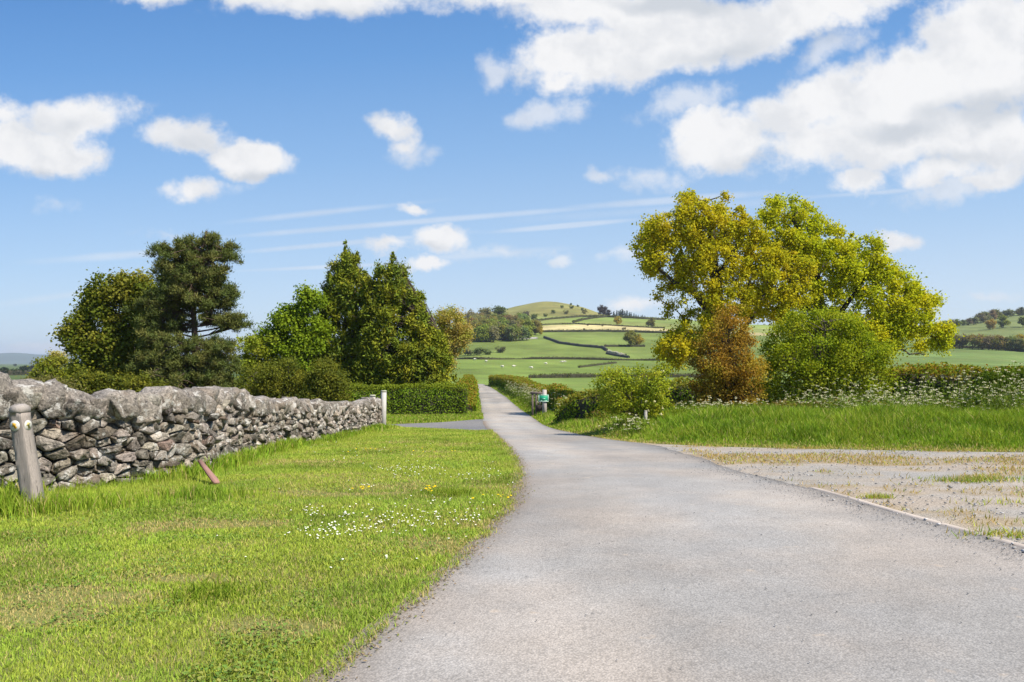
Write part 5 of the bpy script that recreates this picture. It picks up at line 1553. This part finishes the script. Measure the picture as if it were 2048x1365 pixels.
def gravel():
    v0, f0 = ICO1
    V, T, C, n = [], [], [], 0
    m = 5200
    X = 3.0 + rng.random(m) * 14; Y = 6.2 + rng.random(m) ** 1.2 * 12
    e = X - road_r(Y); k = (e > -.25) & (Y < verge_y(X)) & (rng.random(m) < .35 + .65 * (fbm(X / .8, Y / .5, 41) > .5)); X, Y = X[k], Y[k]
    mr = 420; Xr = rng.random(mr) * 5 - .6; Yr = 3.2 + rng.random(mr) * 14; kr = (Xr > road_l(Yr) + .1) & (Xr < road_r(Yr)); 
    ne = len(X); X = np.concatenate([X, Xr[kr]]); Y = np.concatenate([Y, Yr[kr]])
    # grit gathered along the kerb
    Yk = 5.5 + rng.random(1500) * 8; Xk = road_r(Yk) - np.abs(rng.normal(size=1500)) * .28 - .02
    X = np.concatenate([X, Xk]); Y = np.concatenate([Y, Yk])
    Z = ground_z(X, Y)
    for i in range(len(X)):
        s = random.uniform(.006, .017) if i < ne else random.uniform(.003, .007)
        if i < ne - 100 and random.random() < .02: s *= 1.6
        V.append(v0 * np.array([s * random.uniform(.8, 1.4), s * random.uniform(.8, 1.3), s * .65]) * (.8 + .4 * rng.random((len(v0), 1))) + [X[i], Y[i], Z[i] + .022 + s * .3])
        T.append(f0 + n); n += len(v0)
        b = random.uniform(.13, .42); C.append(np.tile((b * 1.04, b, b * .95), (len(v0), 1)))
    o = mesh_obj('gravel', mesh_np('gravel', np.concatenate(V), None, np.concatenate(T), np.concatenate(C)), M_FARSTONE)
    tag(o, 'loose grey gravel strewn over the pull-in and along the kerb', 'gravel', kind='stuff')
gravel()

# ------------------------------------------------------------------ the far fields
def proto_tree(cen, rad, per, L, W, flat=.85):
    """A unit-height crown and trunk as shared meshes."""
    v, q, c = clump_leaves(cen, rad, per, L, W, [(1, 1, 1), (.8, .85, .8), (1.1, 1.05, .9)], .6, .4, .7, flat, hollow=.4, jit=.2)
    cr = mesh_np('crown', v, q, col=c); cr.materials.append(M_LEAF)
    mb = MB(); mb.tube([(0, 0, -.04), (.01, 0, .2), (0, .01, .45), (.02, 0, .72)], [.035, .026, .018, .006], 6, (.08, .065, .05))
    for k in range(0, len(cen), 3):
        mb.tube(bez(np.array([0, 0, .3]), np.array([cen[k][0] * .4, cen[k][1] * .4, .45]), cen[k], 4), [.014, .01, .007, .003], 4, (.08, .065, .05))
    tr = mb.mesh('trunk', True); tr.materials.append(M_BARK)
    return cr, tr
def ball(n, rx, z0, z1, p=.5):
    d = unit(n); r = (.35 + .65 * rng.random((n, 1)) ** p)
    return d * r * np.array([rx, rx, (z1 - z0) / 2]) + np.array([0, 0, (z0 + z1) / 2])
PROTO = [proto_tree(ball(34, .38, .12, .94), .13 * (.7 + .7 * rng.random(34)), 52, .085, .065) for _ in range(5)]
BARE = [proto_tree(ball(34, .40, .12, .96), .11 * (.7 + .7 * rng.random(34)), 34, .08, .045) for _ in range(3)]
FIRS = [proto_tree(np.stack([(rng.random(30) - .5) * .30 * (1.05 - t), (rng.random(30) - .5) * .30 * (1.05 - t), .1 + .84 * t], 1), .085 * (1.2 - .6 * t), 40, .07, .03) for t in [np.sort(rng.random(30)) for _ in range(2)]]
BUSHES = [proto_tree(ball(18, .5, .05, .9), .2 * (.7 + .7 * rng.random(18)), 46, .11, .085) for _ in range(3)]

def far_tree(name, label, cat, x, y, hgt, colr, kinds=PROTO, group=None, wide=1.0, sink=.0):
    cr, tr = random.choice(kinds)
    e = empty(name, (x, y, gz(x, y) - sink), label, cat, group, rz=random.uniform(0, 6.28))
    e.scale = (hgt * wide, hgt * wide, hgt)
    for me, nm in ((tr, 'trunk'), (cr, 'crown')):
        o = bpy.data.objects.new(nm, me); link(o, e)
        if nm == 'crown': o.color = (*colr, 1)
        else: o.color = (1, 1, 1, 1)
    return e
def vary(c, a=.18): return tuple(k * (1 + random.uniform(-a, a)) for k in c)
def far_at(px, py, h_px, *args, **kw):
    """A far tree whose foot shows at (px, py) and which stands h_px tall in the photograph."""
    name, label, cat, colr = args
    x, y = hit(px, py)
    return far_tree(name, label, cat, x, y, h_px / F * y, colr, **kw)

GRN, DGR, OLV, BRN, GRY, GLD, LIM = (.20, .235, .045), (.12, .155, .04), (.22, .225, .055), (.235, .205, .105), (.24, .235, .11), (.36, .29, .045), (.25, .29, .05)
# the wood at the foot of the grassy hill
WOODG = 'trees of the wood below the grassy hill'
for i in range(72):
    row = i % 3
    px = random.uniform(942, 1076); py = (682, 668, 655)[row] + random.uniform(-2, 3)
    if px > 1060 and row == 2: continue
    far_at(px, py, random.uniform(26, 36) * (1, .95, .85)[row], 'wood_tree', 'spring green tree crowded in the wood below the grassy hill', 'tree', vary(random.choice([GRN, OLV, GRY, LIM, OLV, BRN, GRN])), group=WOODG, kinds=random.choice([PROTO, PROTO, BARE]), wide=1.05)
far_at(946, 652, 34, 'wood_tree', 'brownish bare crowned tree at the end of the wood beside the pale ash', 'tree', BRN, kinds=BARE, wide=1.1)
far_at(968, 650, 36, 'wood_tree', 'grey green tree rising above the wood beside the big dark crown', 'tree', GRY)
far_at(999, 650, 38, 'wood_tree', 'largest dark green round crown on the skyline of the wood', 'tree', DGR, wide=1.15)
far_at(1007, 648, 14, 'blossom_tree', 'small whitish blossoming tree in the middle of the wood', 'tree', (.42, .40, .33), kinds=BARE, wide=1.2, sink=-6)
far_at(1080, 671, 16, 'thorn_tree', 'small golden thorn at the corner where the wood meets the pale field', 'tree', GLD)
far_at(1051, 642, 20, 'thorn_tree', 'dark purplish round tree on the lower slope of the grassy hill', 'tree', (.14, .125, .10), wide=1.0)
far_at(1069, 641, 15, 'thorn_tree', 'green bush beside the purplish round tree on the hill slope', 'tree', DGR, kinds=BUSHES)
for px, py, h, t in [(1091, 634, 8, 'small dark thorn bush on the hill above the field hedge'), (1106, 628, 9, 'thorn bush on the hill, middle of a loose row'), (1124, 617, 7, 'thorn bush high on the hill under the summit'), (1143, 618, 8, 'thorn bush on the hill shoulder, upper one of a pair'), (1165, 622, 7, 'thorn bush on the ridge line of the hill shoulder'), (1132, 629, 10, 'grey scrub clump beside pale rocks on the hill'), (1170, 629, 11, 'grey brown scrub clump where the hill meets the ridge'), (1142, 611, 5, 'tiny bush breaking the hill skyline'), (1156, 614, 5, 'tiny bush lower on the hill skyline')]:
    far_at(px, py, h, 'thorn_bush', t, 'bush', vary(GRY if 'grey' in t else DGR, .1), kinds=BUSHES, group='thorn bushes on the grassy hill')
far_at(1206, 632, 22, 'copper_beech', 'dark purplish domed tree standing on the ridge', 'tree', (.075, .055, .05), wide=1.1)
far_at(1217, 633, 13, 'copper_beech', 'low dark tree tucked against the purplish domed tree', 'tree', (.065, .05, .045), wide=1.2)
for i in range(15):
    px = 1228 + i * 4.4 + random.uniform(-1.5, 1.5)
    far_at(px, 634 + (px - 1228) * .035, (13 + 5 * math.exp(-((px - 1248) / 11) ** 2) - (px - 1228) * .12) * random.uniform(.85, 1.15), 'fir_tree', 'dark blue green fir in the ridge top plantation', 'tree', vary((.075, .10, .08), .15), kinds=FIRS, group='firs of the ridge top plantation', wide=1.2)
far_at(1236, 651, 19, 'thorn_tree', 'golden green round tree on the upper edge of the pale field', 'tree', GLD, wide=1.0)
far_at(1302, 655, 20, 'thorn_tree', 'dark olive round tree at the pale field edge beside the oak', 'tree', (.18, .17, .05), wide=1.1)
far_at(1262, 694, 34, 'thorn_tree', 'dark green hedgerow tree on the field boundary left of the oak branches', 'tree', (.19, .19, .04), wide=.95)
far_at(1276, 693, 26, 'thorn_tree', 'golden hedgerow tree partly hidden by the oak branches', 'tree', GLD, wide=1.0)
for px, py in [(1168, 663), (1216, 664), (1250, 661), (1246, 662), (1176, 654), (1205, 655)]:
    far_at(px, py - 2, 4.5, 'field_bush', 'small dark bush dotted on the pale dry field', 'bush', (.10, .085, .045), kinds=BUSHES, group='small bushes on the pale field')
# dark scrub clumps in the pasture beside the pale ash
for px, py, h, w_, t in [(912, 713, 13, 1.6, 'long dark scrub clump in the pasture next to the pale ash'), (935, 712, 15, 1.4, 'dark scrub clump in the middle of the pasture row'), (958, 711, 17, 1.5, 'largest dark scrub clump of the pasture row'), (976, 710, 13, 1.2, 'low end clump of the pasture scrub row'), (1001, 706, 15, 1.2, 'separate dark round scrub bush standing in the pasture')]:
    far_at(px, py, h, 'scrub_clump', t, 'bush', vary((.13, .15, .07), .1), kinds=BUSHES, group='scrub clumps in the pasture', wide=w_)
# right hand hillside
RW = 'trees along the far field edge on the hillside'
for i in range(18):
    px = 1880 + i * 12 + random.uniform(-5, 5)
    far_at(px, 697 + max(0, (px - 1900)) * .045, random.uniform(24, 34), 'hedgerow_tree', 'bare brownish tree in the thicket along the far green field', 'tree', vary(random.choice([BRN, BRN, OLV, GRY])), kinds=random.choice([BARE, BARE, PROTO]), group=RW, wide=1.1)
far_at(1966, 699, 30, 'hedgerow_tree', 'round green tree standing out of the bare brown thicket', 'tree', GRN, wide=1.05)
far_at(2040, 698, 30, 'hedgerow_tree', 'orange green tree near the end of the bare brown thicket', 'tree', GLD)
far_at(2006, 656, 25, 'hillside_tree', 'single spreading green tree on the open hillside slope', 'tree', GRN, wide=1.1)
far_at(1980, 660, 22, 'hillside_tree', 'orange tinted tree beside the spreading hillside tree', 'tree', (.33, .24, .06), wide=1.1)
far_at(2046, 655, 22, 'hillside_tree', 'dark tree at the edge of the upper hillside', 'tree', DGR)
for i in range(16):
    px = 1893 + i * 11 + random.uniform(-3, 3)
    far_at(px, float(np.interp(px, [1890, 1950, 2000, 2050], [655, 650, 636, 630])), random.uniform(14, 20) * (1.2 if 1945 < px < 2000 else .85), 'ridge_tree', 'greyish tree of the wood on the hillside skyline', 'tree', vary(random.choice([(.19, .20, .11), (.22, .18, .12), (.16, .19, .08)])), group='trees on the hillside skyline', wide=1.3)
far_at(2044, 632, 19, 'fir_tree', 'dark pointed fir on the hillside skyline', 'tree', (.09, .11, .08), kinds=FIRS, wide=1.3)
# left hand plain
far_at(48, 745, 14, 'plain_tree', 'dark rounded tree on the plain beyond the wall', 'tree', (.035, .055, .03), wide=1.5)
far_at(8, 747, 13, 'plain_tree', 'dark tree on the plain behind the tallest coping stone', 'tree', (.035, .055, .03), wide=1.4)
far_at(66, 743, 13, 'plain_tree', 'brownish dark tree on the plain beside the scrub', 'tree', (.06, .055, .035), wide=1.3)
for px, py, h, t in [(45, 729, 7, 'far blue green tree alone on the plain skyline'), (30, 733, 5, 'far hedgerow tree below the mountains'), (62, 728, 5, 'far hedgerow tree on the rising plain'), (72, 727, 5, 'second far hedgerow tree on the rising plain'), (80, 725, 6, 'far tree where the rising plain meets the thorn tree')]:
    far_at(px, py, h, 'plain_tree', t, 'tree', (.05, .07, .045), wide=1.6)

# field hedges and stone walls on the rise
def far_hedge(label, pts, width, height, pal, cat='hedge', dens=2.6, L=.55, **kw):
    path = [hit(*p) for p in pts]
    return hedge('field_hedge', label, path, width, height, L, L * .75, dens, pal, cat=cat, rough=.4, **kw)
DH = [(.10, .12, .035), (.075, .095, .028), (.13, .13, .05)]
far_hedge('dark field hedge across the near pasture beyond the lane', [(1058, 756.5), (1130, 756), (1200, 755.5), (1300, 755.5), (1400, 755), (1540, 755)], 1.5, 1.15, DH + [(.17, .15, .07)], dens=7, L=.34, hs=[(0, .9), (.2, 1.25), (.3, .9), (.5, 1.2), (.7, .95), (1, 1.2)])
far_hedge('low field hedge behind the grazing sheep', [(905, 719.5), (960, 719.5), (1030, 719), (1090, 719), (1160, 719.5), (1230, 721), (1330, 722)], 1.3, 1.0, DH + [(.16, .14, .08)], dens=4, L=.4, hs=[(0, .6), (.15, 1.2), (.28, .5), (.34, .4), (.4, 1.2), (.7, 1.1), (.85, .6), (1, 1.3)])
far_hedge('short slanting hedge in the sheep pasture', [(1158, 736), (1190, 732), (1232, 727)], 1.0, .8, DH, dens=3, L=.4)
far_hedge('straight dark hedge along the lower edge of the pale field', [(1082, 665), (1140, 664.5), (1200, 664), (1260, 665), (1330, 667), (1420, 670)], 1.8, 1.8, DH, dens=2.2, L=.7)
far_hedge('hedge between the pasture and the slope left of the oak', [(1208, 694), (1240, 694), (1290, 694)], 1.4, 1.3, DH, dens=2, L=.6)
far_hedge('hedge round the foot of the grassy hill', [(1070, 643), (1095, 640), (1130, 637), (1165, 634), (1200, 634)], 2.0, 1.8, DH, dens=1.4, L=.9)
far_hedge('slanting hedge between the two small upper fields', [(1146, 646), (1165, 641), (1190, 637), (1215, 635)], 2.0, 1.8, DH, dens=1.4, L=.9)
far_hedge('thin broken hedge along the upper edge of the pale field', [(1080, 651), (1112, 649.5), (1150, 648.5), (1200, 651), (1260, 654), (1330, 657)], 1.4, 1.1, [(.14, .14, .05), (.10, .11, .04)], dens=1.4, L=.8)
far_hedge('hedge under the ridge top plantation', [(1200, 635), (1240, 636), (1290, 639), (1330, 641)], 2.2, 2.2, DH, dens=1.4, L=.9)
far_hedge('dark hedge below the brown thicket along the far green field', [(1870, 696), (1920, 696.5), (1970, 698), (2020, 701.5), (2080, 706)], 1.8, 1.5, DH, dens=2.2, L=.6)
far_hedge('low hedge at the near side of the far green field', [(1780, 747), (1840, 747), (1900, 747), (1990, 746), (2080, 745)], 1.4, 1.0, DH + [(.12, .10, .06)], dens=5, L=.35)
far_hedge('dark hedge on the plain beyond the wall', [(-40, 751), (20, 751), (70, 750)], 2.0, 3.2, [(.03, .05, .022), (.04, .055, .025)], dens=1.6, L=.8)

def field_wall(label, pts, h, th, colr, rough=.3):
    path = np.array([hit(*p) for p in pts]); p, s = arc(path)
    base = np.array([*p[len(p) // 2], gz(*p[len(p) // 2])])
    m = max(8, int(s[-1] / 1.3)); q = np.linspace(0, s[-1], m)
    x, y = np.interp(q, s, p[:, 0]), np.interp(q, s, p[:, 1])
    d = np.stack([np.gradient(x), np.gradient(y)], 1); d /= np.linalg.norm(d, axis=1, keepdims=True)
    prof = [(-.55, -.1), (-.5, .4), (-.36, .85), (-.1, 1.0), (.15, .98), (.38, .82), (.5, .4), (.55, -.1)]
    V = []; g = ground_z(x, y)
    for i in range(m):
        for u_, w_ in prof:
            j = 1 + rough * (random.random() - .5)
            V.append((x[i] - d[i, 1] * u_ * th * j, y[i] + d[i, 0] * u_ * th * j, g[i] + h * w_ * (j if w_ > .1 else 1)))
    k = len(prof)
    Q = [(a*k + b, a*k + b + 1, (a+1)*k + b + 1, (a+1)*k + b) for a in range(m - 1) for b in range(k - 1)] + [(0, 1, 6, 7), (1, 2, 5, 6), (2, 3, 4, 5)] + [tuple((m-1)*k + z for z in t) for t in ((7, 6, 1, 0), (6, 5, 2, 1), (5, 4, 3, 2))]
    mb = MB(); mb.add(np.array(V) - base, Q, col=colr)
    o = mb.build('field_wall', M_FARSTONE); o.location = base
    return tag(o, label, 'wall')
field_wall('dark winding stone wall climbing the slope towards the wood', [(1088, 676.5), (1104, 682), (1120, 688), (1160, 693.5), (1190, 696), (1206, 697.5), (1214, 703)], 1.5, 1.1, (.075, .068, .052))
field_wall('pale tumbled stone bank at the foot of the winding field wall', [(1216, 704), (1232, 708), (1252, 713)], 0.9, 2.0, (.27, .26, .17), 1.1)
field_wall('dark continuation of the field wall below the pale stone bank', [(1213, 708.5), (1232, 712.5), (1258, 716.5)], 1.1, 1.0, (.06, .055, .04))
field_wall('grey dry stone wall along the bottom of the wood', [(985, 680.5), (1010, 680), (1040, 679), (1075, 678)], 1.1, .9, (.27, .26, .24))

def shed():
    x, y = hit(1031, 678.5); g = gz(x, y)
    root = empty('field_shed', (x, y, g), 'tiny white walled shed by the stone wall below the wood', 'shed')
    mb = MB(); mb.box((0, 0, 1.0), (3.2, 2.6, 2.0), .1, (.74, .72, .68), b=.05); mb.build('wall', M_PAINT, root)
    mb = MB(); V = [(-1.8, -1.5, 2.0), (1.8, -1.5, 2.0), (1.8, 1.5, 2.0), (-1.8, 1.5, 2.0), (-1.8, 0, 2.9), (1.8, 0, 2.9)]
    mb.add(V, [(0, 1, 5, 4), (2, 3, 4, 5), (0, 3, 2, 1)], [(1, 2, 5), (3, 0, 4)], (.10, .10, .11)); mb.build('roof', M_FARSTONE, root)
    mb = MB(); mb.box((.7, -1.45, .8), (1.0, .08, 1.6), .1, (.03, .03, .035)); mb.build('dark_opening', M_WOOD, root)  # black panel painted as the unlit opening of the shed
shed()

# sheep
def sheep_proto():
    v, f = ico(3)
    b = v * np.array([.52, .24, .27]); b[:, 2] += .62
    b[:, 2] += .04 * np.cos(b[:, 0] * 5); b[:, 1] *= 1 + .18 * np.cos((b[:, 0] + .15) * 4)
    nz = np.array([mnoise.noise(Vector(p * 7)) for p in v]); b += v * (nz * .035)[:, None]
    body = mesh_np('body', b, tris=f, col=np.broadcast_to(np.array([.62, .58, .48]), b.shape), smooth=True); body.materials.append(M_WOOL)
    h = MB(); h.tube([(.42, 0, .72), (.60, 0, .74), (.72, 0, .66), (.82, 0, .56), (.86, 0, .50)], [.13, .11, .095, .065, .03], 8, (.55, .52, .45))
    for sgn in (-1, 1): h.tube([(.64, sgn * .08, .76), (.62, sgn * .16, .74), (.60, sgn * .21, .70)], [.03, .03, .008], 5, (.5, .45, .4))
    head = h.mesh('head', True); head.materials.append(M_WOOL)
    legs = []
    for lx, ly in ((.30, .13), (.30, -.13), (-.32, .14), (-.32, -.14)):
        l = MB(); bk = -.03 if lx < 0 else .02
        l.tube([(lx, ly, .52), (lx + bk, ly, .30), (lx, ly, .12), (lx + .02, ly, 0)], [.075, .045, .032, .036], 6, (.45, .42, .37)); me = l.mesh('leg', True); me.materials.append(M_WOOL); legs.append(me)
    return body, head, legs
SB, SH_, SL = sheep_proto()
for i, (px, py, t) in enumerate([(949, 721.5, 'white sheep below the gap in the field hedge, near the scrub'), (972, 725.5, 'white sheep just under the broken stretch of field hedge'), (1005, 736.5, 'white sheep of the close pair in the near pasture, on the side of the ash'), (1027, 736, 'white sheep of the close pair in the near pasture, on the side of the oak'), (1092, 730.5, 'lone white sheep in the middle of the pasture'), (1124, 727, 'white sheep standing nose to tail with another in the pasture'), (1128.5, 726.6, 'second white sheep of the nose to tail couple'), (911, 721, 'white sheep at the pasture edge by the pale ash'), (1063, 739, 'white sheep nearest the lane hedge')]):
    x, y = hit(px, py)
    e = empty('sheep', (x, y, gz(x, y)), t, 'sheep', 'sheep grazing in the pasture', rz=random.choice([0, 3.14]) + random.uniform(-.5, .5), s=1.15)
    for nm, me in [('body', SB), ('head', SH_)] + [('leg', l) for l in SL]:
        link(bpy.data.objects.new(nm, me), e)

# ------------------------------------------------------------------ haze
def haze():
    m, nt, out = new_mat('haze')
    pv = N(nt, 'ShaderNodeVolumePrincipled', ins={'Color': (.80, .88, 1.0, 1), 'Density': HAZE, 'Anisotropy': 0.2})
    nt.links.new(pv.outputs[0], out.inputs['Volume'])
    mb = MB(); x0, x1, y0, y1, z0, z1 = -21500, 21500, -60, 9700, -130, 150
    v = [(x0, y0, z0), (x1, y0, z0), (x1, y1, z0), (x0, y1, z0), (x0, y0, z1), (x1, y0, z1), (x1, y1, z1), (x0, y1, z1)]
    mb.add(v, [(0, 3, 2, 1), (4, 5, 6, 7), (0, 1, 5, 4), (1, 2, 6, 5), (2, 3, 7, 6), (3, 0, 4, 7)])
    tag(mb.build('haze', m), 'thin blue summer haze over the far country', 'haze', kind='stuff')
HAZE = 1.0e-4
if HAZE: haze()
